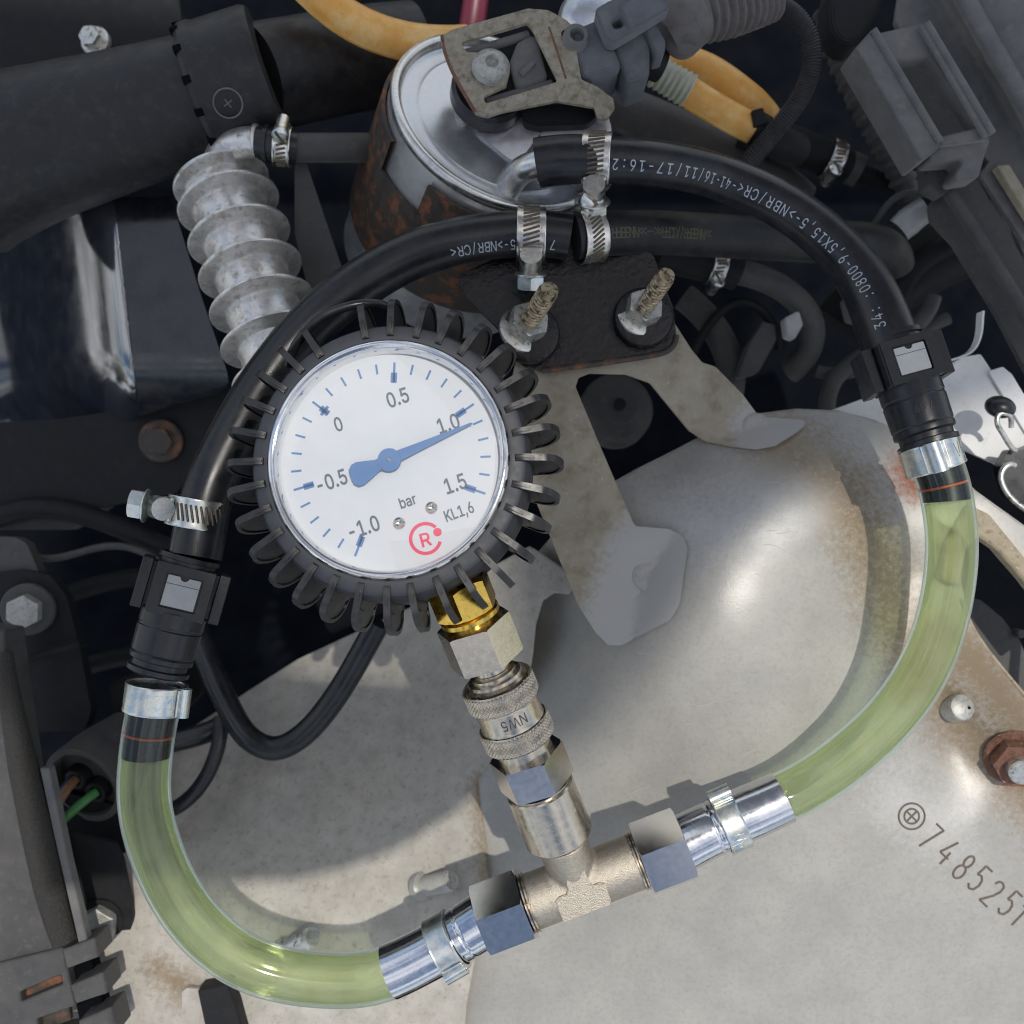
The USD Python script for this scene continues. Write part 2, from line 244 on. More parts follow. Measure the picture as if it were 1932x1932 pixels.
mat('rusty_bolt', (.12, .048, .028), (.21, .105, .065), .4, .6, .8, 0., dirt=(.10, .04, .025), dsc=.5, dr=(.5, .62), dirt2=(.42, .36, .30), d2sc=.7, d2r=(.62, .7), bump=.2, bsc=1.5)
mat('red_paint', (.13, .012, .03), None, .3, .4)
mat('boot_rubber', (.085, .078, .075), (.15, .138, .13), .3, .6, .8, dirt=(.16, .12, .10), dsc=.5, dr=(.56, .72), bump=.12, bsc=2)
mat('conduit', (.020, .020, .022), (.042, .042, .044), .3, .45, .6)
mat('blocker_grey', (.16, .16, .17), None, .1, .3)  # even grey of the added unseen shade blockers
MATS['fluid'] = usdkit.material(stage, '/World/Looks/fluid', {'g': ('geometry', {}), 'm': ('mapping', {'scale': (1000., 1000., 1000.)}), 'n': ('noise_texture', {'scale': .045, 'detail': 4., 'distortion': 1.2}), 'r': ('rgb_ramp', {'ramp': [(.36, (.62, .65, .47)), (.5, (.80, .79, .54)), (.64, (.94, .92, .72))]}),
    'p': ('principled_bsdf', {'roughness': .07, 'ior': 1.33, 'transmission_weight': .72}), 't': ('transparent_bsdf', {'color': (.89, .90, .72)}), 'x': ('mix_closure', {'fac': .38})},
    [('g.position', 'm.vector'), ('m.vector', 'n.vector'), ('n.fac', 'r.fac'), ('r.color', 'p.base_color'), ('t.BSDF', 'x.closure1'), ('p.BSDF', 'x.closure2')], surface='x.closure')
mat('scratch', (.46, .45, .43), None, .3, .5)
MATS['clear_hose'] = usdkit.material(stage, '/World/Looks/clear_hose', {
    'fr': ('fresnel', {'IOR': 1.52}), 'f2': ('math', {'math_type': 'multiply', 'value2': .7}), 't': ('transparent_bsdf', {'color': (.86, .93, .86)}), 'gl': ('glossy_bsdf', {'color': (1., 1., 1.), 'roughness': .06}),
    'lw': ('layer_weight', {'blend': .38}), 'mk': ('map_range', {'from_min': .35, 'from_max': .95, 'to_min': .0, 'to_max': .6, 'clamp': True}), 'd': ('principled_bsdf', {'base_color': (.58, .64, .57), 'roughness': .3}),
    'a': ('mix_closure', {}), 'b': ('mix_closure', {})},
    [('lw.facing', 'mk.value'), ('mk.result', 'a.fac'), ('t.BSDF', 'a.closure1'), ('d.BSDF', 'a.closure2'), ('fr.fac', 'f2.value1'), ('f2.value', 'b.fac'), ('a.closure', 'b.closure1'), ('gl.BSDF', 'b.closure2')], surface='b.closure')
MATS['glass'] = usdkit.material(stage, '/World/Looks/glass', {'fr': ('fresnel', {'IOR': 1.65}), 't': ('transparent_bsdf', {'color': (.97, .98, .98)}), 'gl': ('glossy_bsdf', {'color': (1., 1., 1.), 'roughness': .01}), 'a': ('mix_closure', {})},
    [('fr.fac', 'a.fac'), ('t.BSDF', 'a.closure1'), ('gl.BSDF', 'a.closure2')], surface='a.closure')
# ================================================================ THE BAY: floor, inner wing, strut tower
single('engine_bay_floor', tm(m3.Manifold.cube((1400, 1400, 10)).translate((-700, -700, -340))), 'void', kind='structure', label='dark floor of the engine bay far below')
TW = [(1000, 1000, -104), (1040, 1180, -104), (1030, 1110, -106), (1060, 1240, -92), (1100, 1100, -82), (1180, 1060, -72), (1160, 960, -79), (1240, 880, -79), (1330, 815, -80), (1430, 775, -81), (1560, 772, -81), (1680, 815, -78), (1300, 900, -71), (1450, 860, -68), (1580, 870, -67), (1350, 1050, -60), (1500, 1000, -60), (1620, 1010, -63), (1250, 1200, -62), (1400, 1250, -57), (1560, 1200, -61), (1670, 1160, -65), (1120, 1350, -77), (1230, 1400, -68), (1400, 1450, -60), (1600, 1400, -61), (1730, 1300, -65),
      (1800, 1400, -70), (1700, 1550, -62), (1850, 1550, -64), (1932, 1520, -66), (1860, 1300, -62), (1800, 1190, -61), (1730, 1080, -66), (1760, 950, -66), (1840, 930, -64), (1932, 1010, -62), (1932, 1330, -58), (1000, 1450, -86), (1000, 1650, -84), (1150, 1600, -75), (1300, 1650, -66), (1500, 1700, -62), (1750, 1750, -64), (1932, 1800, -68), (930, 1900, -82), (1100, 1850, -74), (1300, 1900, -68), (1600, 1932, -66), (1932, 1990, -72), (880, 1500, -90), (880, 1990, -86), (2060, 1150, -60), (2060, 1500, -62)]
TW = np.array(TW, float); TWF = RBFInterpolator(TW[:, :2] / 300, TW[:, 2], smoothing=.02, kernel='thin_plate_spline', degree=1)
def tz(x, y):
    q = np.column_stack([np.ravel(x), np.ravel(y)]).astype(float); z = TWF(q / 300) + .9 * (meshkit.fbm(np.column_stack([q / 170, q[:, :1] * 0]), 3, 4) - .5)
    return z.reshape(np.shape(x)) if np.ndim(x) else float(z[0])
def field(poly, zf, step=7, holes=(), th=1.6, r=8):
    """pressed panel: fine sheet with outline poly following zf; its edges turned down by th mm."""
    return sheet(poly, zf, th, r, step, holes)
def near(m, line, w):
    """falls from 1 on the photo-space line to 0 at w away, for each vertex of m (stains on the panel)."""
    v = np.array(m.vertices); k = S(v[:, 2]); x, y = v[:, 0] / k + 966, 966 - v[:, 1] / k
    import shapely; d = shapely.distance(shapely.points(x, y), LineString(line) if len(line) > 1 else Point(line[0])); return np.clip(1 - d / w, 0, 1) ** .8
tower = field([(1000, 1250), (1012, 1170), (1000, 1060), (1060, 990), (1120, 930), (1200, 885), (1280, 845), (1350, 808), (1430, 780), (1500, 771), (1580, 774), (1650, 792), (1720, 822), (1790, 868), (1840, 925), (1945, 1000), (2080, 1120), (2080, 2010), (860, 2010), (880, 1850), (900, 1700), (917, 1655), (903, 1471), (960, 1380)],
              tz, 8, holes=[[(1828, 1000), (1850, 985), (1890, 1012), (1960, 1090), (2060, 1210), (2060, 1440), (1990, 1390), (1932, 1316), (1883, 1256), (1832, 1182), (1812, 1090)]])
tt_ = thing('strut_tower', 'big grey painted strut tower with a stamped number, stained brown along its groove', 'strut tower', P(1400, 1300, -70))
part(tt_, 'panel', tower, 'grey_paint', 50, prim={
    'brown': lambda m: .9 * np.maximum(near(m, [(1480, 840), (1590, 930), (1650, 1040), (1690, 1160), (1750, 1280), (1860, 1410), (1990, 1530)], 120), near(m, [(1800, 1210), (1890, 1310), (1990, 1440)], 140)),
    'grime': lambda m: .5 * np.maximum(near(m, [(1575, 900), (1650, 1010), (1685, 1120), (1700, 1190)], 60), near(m, [(1760, 1260), (1830, 1350), (1900, 1420)], 45)),
    'rust': lambda m: .85 * np.maximum(near(m, [(1705, 880), (1722, 920)], 55), near(m, [(1915, 1440)], 75)), 'pale': lambda m: .75 * np.maximum(near(m, [(1700, 1500), (1780, 1560)], 120), near(m, [(1150, 960), (1350, 1000), (1500, 930)], 130))})
WG = np.array([(150, 1640, -100), (150, 2000, -88), (400, 1700, -92), (400, 2000, -86), (650, 1700, -88), (650, 2000, -84), (300, 1450, -135), (465, 1306, -142), (600, 1400, -120), (678, 1190, -142), (800, 1300, -114), (800, 1140, -126), (950, 1050, -102), (985, 1250, -94), (900, 1400, -96), (800, 1550, -93), (600, 1600, -98), (930, 1650, -82), (930, 1990, -79), (300, 1600, -108)], float)
WGF = RBFInterpolator(WG[:, :2] / 300, WG[:, 2], smoothing=.02, kernel='thin_plate_spline', degree=1)
def wz(x, y):
    q = np.column_stack([np.ravel(x), np.ravel(y)]).astype(float); z = WGF(q / 300) + 1.2 * (meshkit.fbm(np.column_stack([q / 120, q[:, :1] * 0]), 3, 9) - .5) + 5. * np.exp(-((q[:, 0] - 440) ** 2 / 1800 + (q[:, 1] - 1680) ** 2 / 9000))
    return z.reshape(np.shape(x)) if np.ndim(x) else float(z[0])
wing = field([(100, 1640), (240, 1560), (290, 1420), (465, 1306), (560, 1245), (678, 1190), (800, 1135), (900, 1085), (1000, 1030), (1090, 1090), (1075, 1122), (1046, 1119), (1024, 1134), (1011, 1180), (1004, 1250), (960, 1390), (907, 1472), (912, 1560), (922, 1657), (905, 1760), (880, 1900), (870, 2010), (60, 2010)], wz, 8, r=5)
single('inner_wing_panel', wing, 'pitted_paint', 'pitted beige inner wing panel under the lower clear hose', 'body panel', smooth=50, prim={'brown': lambda m: .8 * np.maximum(near(m, [(907, 1480), (920, 1650)], 40), near(m, [(300, 1830), (350, 1870)], 60))})
# stamped number and roundel on the tower: dark strokes, recess shade in the colour
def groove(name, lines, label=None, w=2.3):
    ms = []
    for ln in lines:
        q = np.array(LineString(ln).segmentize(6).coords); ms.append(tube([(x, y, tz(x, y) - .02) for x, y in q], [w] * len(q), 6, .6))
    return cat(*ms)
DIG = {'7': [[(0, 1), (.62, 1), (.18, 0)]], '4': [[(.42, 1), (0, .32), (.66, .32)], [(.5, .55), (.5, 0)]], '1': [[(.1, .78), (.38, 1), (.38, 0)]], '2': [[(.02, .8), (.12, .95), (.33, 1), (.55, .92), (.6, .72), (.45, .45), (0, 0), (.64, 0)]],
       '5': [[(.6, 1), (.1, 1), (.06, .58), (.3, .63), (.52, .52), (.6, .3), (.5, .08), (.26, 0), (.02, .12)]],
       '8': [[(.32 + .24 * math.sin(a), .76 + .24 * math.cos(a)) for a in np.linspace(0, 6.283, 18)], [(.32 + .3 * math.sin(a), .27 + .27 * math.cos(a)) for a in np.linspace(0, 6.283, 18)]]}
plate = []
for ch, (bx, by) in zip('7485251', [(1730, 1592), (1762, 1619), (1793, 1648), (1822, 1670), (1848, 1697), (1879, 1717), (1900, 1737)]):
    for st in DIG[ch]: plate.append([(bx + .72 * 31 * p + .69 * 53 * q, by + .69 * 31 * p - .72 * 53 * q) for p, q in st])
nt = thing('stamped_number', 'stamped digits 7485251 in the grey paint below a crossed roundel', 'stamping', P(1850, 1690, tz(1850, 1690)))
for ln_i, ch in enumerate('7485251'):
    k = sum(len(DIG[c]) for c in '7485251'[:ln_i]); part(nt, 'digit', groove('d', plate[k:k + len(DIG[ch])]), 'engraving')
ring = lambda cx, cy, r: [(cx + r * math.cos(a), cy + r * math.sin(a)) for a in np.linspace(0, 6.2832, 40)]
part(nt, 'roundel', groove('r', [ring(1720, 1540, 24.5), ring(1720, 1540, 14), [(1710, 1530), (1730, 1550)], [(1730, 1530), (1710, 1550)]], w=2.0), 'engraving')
part(tt_, 'opening_rim', prism([(1775, 1090), (1790, 1020), (1830, 951), (1868, 970), (1932, 1048), (2060, 1200), (2030, 1225), (1932, 1096), (1880, 1036), (1845, 1012), (1812, 1050), (1800, 1110)], -60.5, 5, 1, 1.2), 'tan_paint', 40, label='raised tan rim of the dark opening')
part(tt_, 'opening_lip', tube([(1815, 1130, -61.5), (1832, 1178, -61), (1883, 1252, -60), (1932, 1311, -59), (1990, 1385, -59)], 4, 12), 'tan_paint', 60)
sg = np.random.default_rng(5); sl = []
for k in range(46):
    x, y = (sg.uniform(1130, 1520), sg.uniform(850, 1040)) if k < 24 else (sg.uniform(1150, 1900), sg.uniform(1050, 1900)); an = sg.normal(-.25, .5); ln_ = sg.uniform(10, 60); cu = sg.normal(0, .25)
    if (1690 < x and 930 < y < 1350) or y < 1010 - .6 * (x - 1130): continue
    sl.append(tube([(x + ln_ * t * math.cos(an + cu * t), y + ln_ * t * math.sin(an + cu * t), tz(x + ln_ * t * math.cos(an + cu * t), y + ln_ * t * math.sin(an + cu * t)) + .01) for t in np.linspace(0, 1, 5)], [.2, sg.uniform(.3, .7), sg.uniform(.3, .8), .4, .15], 5, 1))
part(tt_, 'scratch_marks', cat(*sl), 'scratch', False, kind='stuff')
# under the tower opening
t = thing('spring_plate', 'dusty grey brown plastic plate inside the opening right of the clear hose', 'plate', P(1890, 1210, -95))
part(t, 'plate', sheet([(1800, 1120), (1850, 1132), (1890, 1165), (1925, 1210), (1960, 1300), (1960, 1400), (1800, 1300)], lambda x, y: -96 + 0 * x, 4, 4), 'dusty_plastic'); part(t, 'lug', put(cyl(1.6, 0, 5, .5), frame(P(1914, 1193, -98), (0, 0, 1), (1, 0, 0))), 'dusty_plastic')
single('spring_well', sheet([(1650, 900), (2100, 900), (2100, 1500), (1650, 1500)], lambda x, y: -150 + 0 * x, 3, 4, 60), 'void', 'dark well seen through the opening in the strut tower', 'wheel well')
# rivets, bolts and studs on the panels
def axis_thing(x, y, z, d): return frame(P(x, y, z), d)
t = thing('domed_plug', 'worn silver domed bolt end on the stained flange beside the clear hose', 'bolt', P(1800, 1330, tz(1800, 1330)))
T = axis_thing(1796, 1338, tz(1796, 1338) - 1, (.16, .28, .95)); part(t, 'stem', lathe([(0, 0), (4.4, 0), (4.4, 5.2), (4.0, 6.2), (2.6, 6.9), (0, 7.1)], 36, T), 'pale_bolt'); part(t, 'pit', put(cyl(.5, 6.9, 7.15, 0, 12), T @ trimesh.transformations.translation_matrix((-.6, 1.6, 0))), 'void')
t = thing('tower_nut', 'rusty flanged nut at the right edge of the strut tower', 'nut', P(1912, 1430, tz(1912, 1430)))
T = axis_thing(1914, 1428, tz(1914, 1428), (-.22, -.25, .94)); part(t, 'flange', cyl(9.6, 0, 1.6, .6, 40, T), 'rusty_bolt'); part(t, 'hex', hexa(7.8, 1.2, 7.0, T, phi=12), 'rusty_bolt'); part(t, 'stud', put(cyl(4.1, 6, 11, .5), T), 'nut_steel')
def stud(x, y, z, x2, y2, z2, r, m, label, grp=None, turns=14):
    t = thing('weld_stud', label, 'stud', P(x, y, z), grp); a, b = P(x, y, z), P(x2, y2, z2); L = np.linalg.norm(b - a); pr = [(0, -2), (r * 1.0, -2)]
    for k in range(turns): h = L * .06 + L * .84 * k / turns; p = L * .84 / turns; pr += [(r * .95, h), (r * 1.04, h + p * .5)]
    pr += [(r * .95, L * .92), (r * .9, L), (0, L)]; part(t, 'thread', lathe(pr, 36, frame(a, b - a)), m); part(t, 'weld_collar', lathe([(r * 1.5, -2), (r * 1.45, .3), (r * 1.15, 1.0), (r, 1.2)], 30, frame(a, b - a)), m)
    part(t, 'end_face', cyl(r * .8, L, L + .08, 0, 24, frame(a, b - a)), 'pale_bolt')
stud(800, 1672, wz(800, 1672), 853, 1661, wz(800, 1672) + 9.5, 3.4, 'grey_paint', 'painted stud standing on the inner wing left of the tee fitting')
stud(545, 1790, wz(545, 1790), 590, 1767, wz(545, 1790) + 11, 3.3, 'nut_steel', 'bare threaded stud just above the lower bend of the clear hose')
# ================================================================ bracket with two feet, oily plate, studs and nuts
def bz(x, y):
    x, y = np.asarray(x, float), np.asarray(y, float)
    l = np.interp(y, [480, 690, 800, 985, 1020, 1230], [-60, -61, -62, -63.5, -63, -66]); rgt = np.interp(x + .55 * (y - 700), [1120, 1300, 1400, 1470, 1600], [-61, -67, -74, -75, -78]); w = np.clip((x - 1085 - .25 * (y - 700)) / 60, 0, 1)
    foot = np.clip((x - (1185 - .18 * (y - 1000))) / 60, 0, 1) * (y > 960)
    z = np.where(y > 940, np.maximum(l, tz(x, y) + 2.5), l * (1 - w) + w * rgt)
    return np.where(x > 1290, np.maximum(z, tz(x, y) + 1.9), z)
br = thing('mounting_bracket', 'stained beige sheet metal bracket standing on two spot welded feet', 'bracket', P(1150, 900, -62))
outer = [(1000, 560), (1273, 610), (1305, 660), (1325, 684), (1350, 692), (1402, 745), (1432, 786), (1516, 792), (1520, 803), (1500, 818), (1462, 842), (1428, 848), (1375, 842), (1330, 832), (1300, 812), (1226, 722), (1180, 706), (1112, 704), (1092, 712), (1086, 730), (1124, 822), (1194, 985), (1200, 993), (1262, 998), (1290, 1012), (1297, 1036), (1282, 1140), (1264, 1170), (1218, 1194), (1172, 1218), (1148, 1217), (1124, 1194), (1090, 1140), (1033, 1000), (985, 880), (960, 740)]
part(br, 'plate', sheet(outer, bz, 1.6, 7, 12), 'bracket_paint', 40, prim={'grey': lambda m: np.clip(1.7 * np.maximum(near(m, [(1240, 1060), (1200, 1180)], 135), near(m, [(1450, 810), (1500, 805)], 90)), 0, 1)})
for cx, cy, rr in ((1224, 1084, 33), (1427, 806, 27)):
    z0 = float(bz(cx, cy)); T = frame(P(cx, cy, z0 - .2), (0, 0, 1), (1, 0, 0)); u = S(z0); part(br, 'spot_weld', lathe([(rr * u, 0), (rr * u * .92, .35), (rr * .55 * u, .55), (rr * .42 * u, .3), (rr * .18 * u, .25), (0, .5)][::-1], 36, T), 'grey_paint', 60, prim={k: (lambda m: np.zeros(len(m.vertices))) for k in ('brown', 'grime', 'rust', 'pale')})
pl = thing('filter_mounting_plate', 'black oily plate with rusty lower edge under the two studs', 'plate', P(1120, 600, -52))
def oz(x, y): return -57.5 + 0 * x
part(pl, 'plate', sheet([(860, 520), (992, 462), (1150, 440), (1232, 480), (1270, 580), (1277, 640), (1262, 664), (1228, 674), (1030, 702), (985, 690), (960, 640), (880, 560)], oz, 3, 14, 20), 'oily_plate')
part(pl, 'edge_fold', tube([(1022, 699, -57.6), (1120, 687, -57.6), (1226, 671, -57.6), (1262, 660, -57.6), (1276, 632, -57.6)], 6, 10), 'rust_band', label='rusty rolled lower edge')
for cx, cy in ((1000, 630), (1215, 598)): part(pl, 'boss', put(lathe([(0, 1.0), (7.5, 1.0), (9, .5), (9.5, -1)][::-1], 40), frame(P(cx, cy, -53.5), (0, 0, 1), (1, 0, 0))), 'oily_plate')
def plate_stud(x, y, x2, y2, rn, label):
    t = thing('flange_nut', label, 'nut', P(x, y, -56), None); d = unit(P(x2, y2, -34) - P(x, y, -55)); T = frame(P(x, y, -55), d, (1, .3, 0)); L = np.linalg.norm(P(x2, y2, -34) - P(x, y, -55)); k = rn
    part(t, 'flange', lathe([(0, -1), (1.0 * k, -1), (1.0 * k, .2), (.93 * k, .6), (.72 * k, 1.3), (0, 1.3)], 48, T), 'nut_steel'); part(t, 'hex', hexa(.80 * k, .8, .8 * k + .6, T, phi=8), 'nut_steel')
    r = .40 * k; n = 11; pr = [(0, 0), (r, 0)]
    for i in range(n): h = .8 * k + (L - .8 * k - 1.5) * i / n; p = (L - .8 * k - 1.5) / n; pr += [(r * .86, h), (r * .86, h + p * .25), (r, h + p * .5), (r, h + p * .75)]
    part(t, 'stud', lathe(pr + [(r * .9, L - 1.4), (r * .86, L - .2), (r * .8, L), (0, L)], 40, T), 'stud_steel')
plate_stud(988, 622, 1038, 545, 7.9, 'large dirty flange nut with threaded stud directly beside the gauge rim')
plate_stud(1206, 594, 1259, 518, 7.3, 'second flange nut with threaded stud farther right on the oily plate')
# ================================================================ fuel filter with its clamp band and retaining plate
FC = P(952, 226, -74); FA = unit((-.36, -.45, -.84)); FT = frame(FC, FA, (-.2, 1, 0)); FR = 222 * S(-74); fz = lambda a: FR * a
ff = thing('fuel_filter', 'round silver fuel filter canister held in a rusty black band', 'filter', FC)
part(ff, 'canister', lathe([(FR * .955, 1.2), (FR * .985, 2.5), (FR * .985, 70), (FR * .9, 74), (0, 75)], 96, FT), 'filter_steel', 40)
part(ff, 'rim', lathe([(FR * .90, 1.5), (FR * .915, -.6), (FR * .945, -1.3), (FR * .985, -1.0), (FR * 1.0, .4), (FR * .99, 2.4), (FR * .955, 3.2)], 120, FT), 'pipe_steel', 60)
part(ff, 'end_plate', lathe([(FR * .91, 1.6), (FR * .88, 2.2), (FR * .78, 2.0), (FR * .745, 1.2), (FR * .72, 1.2), (0, .6)][::-1], 96, FT), 'filter_steel', 30)
qd = unit(np.array([-.80, -.6, 0]) - FA * np.dot([-.80, -.6, 0], FA)); qa = math.atan2(qd @ FT[:3, 1], qd @ FT[:3, 0])
part(ff, 'clamp_band', cat(*[lathe([(FR * 1.0, h0), (FR * 1.035, h0), (FR * 1.035, h1), (FR * 1.0, h1), (FR * 1.0, h0)], 60, FT, qa + p0, qa + p1) for p0, p1, h0, h1 in ((.22, 6.02, 6, 52), (-.27, .24, 19, 52))]), 'rust_band', 30, label='rusty black band round the canister')
pd = [P(*q, -68) for q in ((895, 225), (915, 222), (1000, 225), (1022, 250), (978, 310), (960, 302), (905, 258))]
part(ff, 'pedestal', tm(m3.Manifold.hull_points(np.vstack([[p + (0, 0, 1.5) for p in pd], [FC + (p - FC) * 1.06 - (0, 0, 6) for p in pd]]))), 'filter_steel', 20)
part(ff, 'outlet_pipe', tube([(942, 386, -74), (952, 362, -66), (972, 333, -58), (1000, 314, -50), (1036, 303, -47), (1075, 300, -46)], 26, 28), 'pipe_steel', 60)
part(ff, 'weld_ring', lathe([(5.2, -1), (5.0, .6), (4.0, 1.3), (3.4, 1.4)], 36, frame(P(941, 388, -76), -FA)), 'filter_steel')
part(ff, 'spigot_cap', prism([(1000, 236), (1150, 206), (1165, 330), (1090, 350)], -66, 16, 4, 1.2), 'filter_steel')
rp = thing('retaining_plate', 'worn yellowish stamped retaining plate with two windows over the filter', 'plate', P(1000, 130, -50))
def rz(x, y): return np.interp(x, [820, 1090, 1110, 1170], [-53, -49, -50, -58])
A = [(835, 67), (852, 56), (996, 16), (1034, 19), (1069, 38), (1087, 56), (1088, 100), (1097, 150), (1128, 164), (1157, 186), (1160, 204), (1146, 224), (1128, 224), (1121, 202), (1050, 190), (945, 211), (919, 220), (897, 214), (884, 190), (856, 140), (832, 81)]
hA = [(869, 80), (994, 43), (1004, 54), (1053, 154), (915, 196), (912, 182), (955, 162), (962, 133), (948, 102), (880, 98)]
part(rp, 'plate', sheet(A, rz, 1.7, 5, 14, holes=[hA, [(1075, 50), (1092, 58), (1086, 88), (1062, 82), (1058, 60)]]), 'old_plate', 40)
for q in ([(872, 92), (996, 55), (1002, 68), (876, 106)], [(912, 184), (1040, 148), (1048, 160), (918, 198)]): part(rp, 'rail', prism(q, -55, 5, .5, .8), 'grey_plastic')
part(rp, 'rusty_edge', cat(*[tube([(x, y, rz(x, 0) - .6) for x, y in q], 4.5, 8) for q in ([(835, 68), (856, 138), (884, 188), (898, 212)], [(1036, 52), (1052, 100), (1068, 150)])]), 'rusty_bolt', 60, label='rusty edges')
T = frame(P(926, 128, -52), (.12, .1, 1), (1, .2, 0)); u = S(-52); part(rp, 'torx_screw', lathe([(36 * u, 0), (36 * u, .8), (31 * u, 2.2), (22 * u, 3.6), (17 * u, 4.0), (12.5 * u, 4.0), (11 * u, 2.2), (0, 2.0)], 48, T), 'pale_bolt')
part(rp, 'spring_post', lathe([(0, 0)] + [(2.1 + .35 * (k % 2), k * .55) for k in range(12)] + [(0, 6.6)], 24, frame(P(872, 232, -68), (0.05, .5, .8))), 'pale_bolt')
hb = thing('heater_body', 'black plastic heater body under the stamped plate', 'heater', P(1000, 150, -64))
part(hb, 'disc', put(cyl(12.5, -12, -5, 1.2, 48), frame(P(930, 145, -56), -FA * .5 + np.array([0, 0, .6]))), 'black_plastic'); part(hb, 'core', prism([(890, 88), (1060, 44), (1100, 150), (1060, 190), (925, 205)], -57, 14, 3, 1.5), 'dark_plastic'); part(hb, 'rib', prism([(975, 80), (1010, 60), (1035, 150), (975, 172), (960, 120)], -54.5, 4, 2, 1), 'grey_plastic'); part(hb, 'blade', prism([(978, 135), (1005, 112), (1012, 118), (986, 144)], -53, 3, .4, .4), 'grey_plastic')
part(hb, 'underside', prism([(1010, 188), (1120, 186), (1140, 205), (1110, 232), (1020, 236), (960, 226)], -60, 9, 3, 1.2), 'dark_plastic')
T = frame(P(1088, 68, -48), (.15, .1, 1), (1, .4, 0)); u = S(-48); part(hb, 'lock_boss', lathe([(26 * u, -5), (25 * u, 0), (20 * u, 1), (14 * u, 1), (13 * u, -3), (0, -3)], 36, T), 'grey_plastic')
ec = thing('electrical_connector', 'black electrical plug with latch leaving the filter to the upper right', 'connector', P(1170, 80, -55))
part(ec, 'shell', prism([(1082, 62), (1092, 50), (1140, 30), (1158, 84), (1174, 128), (1118, 148), (1096, 142), (1080, 100)], -50, 20, 1.5, 1.6), 'connector_grey'); part(ec, 'housing', prism([(1140, 38), (1210, 28), (1227, 88), (1226, 142), (1186, 156), (1164, 108)], -52, 20, 1.5, 1.4), 'connector_grey')
part(ec, 'latch', prism([(1121, 17), (1150, 0), (1215, -25), (1250, -22), (1266, 14), (1196, 58), (1160, 79), (1146, 76), (1137, 56)], -43, 6, 1.6, .8, holes=[[(1153, 40), (1172, 31), (1180, 46), (1160, 56)]]), 'connector_grey'); part(ec, 'latch_pad', prism([(1168, 8), (1215, -14), (1248, -12), (1264, 15), (1190, 56)], -41.5, 2, .8, .6), 'connector_grey')
part(ec, 'locking_tab', prism([(1214, 50), (1238, 44), (1256, 76), (1256, 96), (1237, 101)], -50, 12, 1, .8), 'connector_grey'); part(ec, 'cable_end', tube([(1215, 110, -66), (1248, 126, -68)], [34, 30], 24), 'dark_plastic')
rb = thing('rubber_boot', 'dirty grey ribbed rubber boot behind the electrical plug', 'boot', P(1340, 30, -62))
part(rb, 'body', tube([(1255, 70, -62), (1288, 48, -62), (1320, 33, -63)], [40, 56, 46], 32), 'boot_rubber', 60); part(rb, 'bellows', tube([(1315, 34, -63), (1380, 22, -66), (1455, 8, -74)], [44, 42, 28], 36, .35, mod=lambda s: .9 * math.sin(s * 2.1)), 'boot_rubber', 60); part(rb, 'lump', put(trimesh.creation.icosphere(3, 1), np.diag([6.2, 7, 5, 1]) + np.pad(np.asarray(P(1288, 70, -62))[:, None], ((0, 1), (3, 0)))), 'boot_rubber', 60)
single('corrugated_conduit', tube([(1440, 8, -74), (1472, 12, -78), (1501, 31, -80), (1525, 68, -82), (1532, 110, -84), (1525, 150, -86), (1501, 198, -88), (1466, 242, -92), (1424, 292, -96), (1380, 340, -104)], 17.5, 24, .16, mod=lambda s: .26 * math.tanh(2.2 * math.sin(s * 6.6))), 'conduit', 'thin black corrugated conduit curving down from the rubber boot', 'conduit', smooth=60)
# ================================================================ top left: intake pipe, finned pipe, black cover
ip = thing('intake_pipe', 'thick dusty black intake pipe crossing the top left corner', 'pipe', P(240, 230, -85))
part(ip, 'pipe', tube([(-90, 345, -92), (0, 297, -90), (110, 262, -88), (230, 228, -86), (340, 196, -85), (440, 166, -84)], [150, 146, 134, 124, 116, 110], 72, 2), 'dust_pipe', 60)
CT = frame(P(452, 160, -84), P(540, 132, -84) - P(452, 160, -84)); u = S(-84)
part(ip, 'collar', lathe([(108 * u, -14), (126 * u, -13.5), (131 * u, -12), (131 * u, -9), (128 * u, -8), (128 * u, 9), (123 * u, 11), (80 * u, 11.5)], 96, CT), 'dust_pipe', 30)
for a in (-1.15, -.72, -.28, .18, .62, 1.06, 1.5): part(ip, 'slot', box(119 * u, 131.4 * u + .1, -1.2, 1.2, -14.1, -11.4, 0, CT @ trimesh.transformations.rotation_matrix(a, (0, 0, 1))), 'void')
part(ip, 'emblem_ring', put(trimesh.creation.torus(4.6, .28), CT @ trimesh.transformations.rotation_matrix(.62, (0, 0, 1)) @ frame((128 * u + .1, 0, -3), (1, 0, 0), (0, 1, 0))), 'grey_plastic'); part(ip, 'emblem_mark', cat(*[put(box(-1.6, 1.6, -.18, .18, -.1, .2), CT @ trimesh.transformations.rotation_matrix(.62, (0, 0, 1)) @ frame((128 * u + .1, 0, -3), (1, 0, 0), (math.cos(b) * 0, math.cos(b), math.sin(b)))) for b in (.3, 1.9)]), 'grey_plastic')
part(ip, 'duct', tube([(480, 150, -88), (580, 130, -100), (680, 112, -112), (780, 100, -122)], [98, 94, 92, 90], 60, 2), 'dust_pipe', 60)
dp = thing('upper_left_panel', 'dark plastic panel with a bolt above the intake pipe', 'panel', P(170, 60, -125)); part(dp, 'panel', sheet([(-60, -60), (330, -60), (345, 60), (380, 140), (-60, 180)], lambda x, y: -120 - .03 * x, 3, 20, 40), 'dark_plastic')
T = frame(P(180, 78, -119), (-.15, .05, 1), (1, 0, 0)); part(dp, 'bolt', cat(cyl(5.6, -2, 1.2, .5, 40, T), hexa(4.0, 1, 5, T)), 'nut_steel', label='small dull bolt')
fp = thing('finned_pipe', 'cast aluminium finned cooler pipe right of the glossy black cover', 'cooler', P(470, 480, -85))
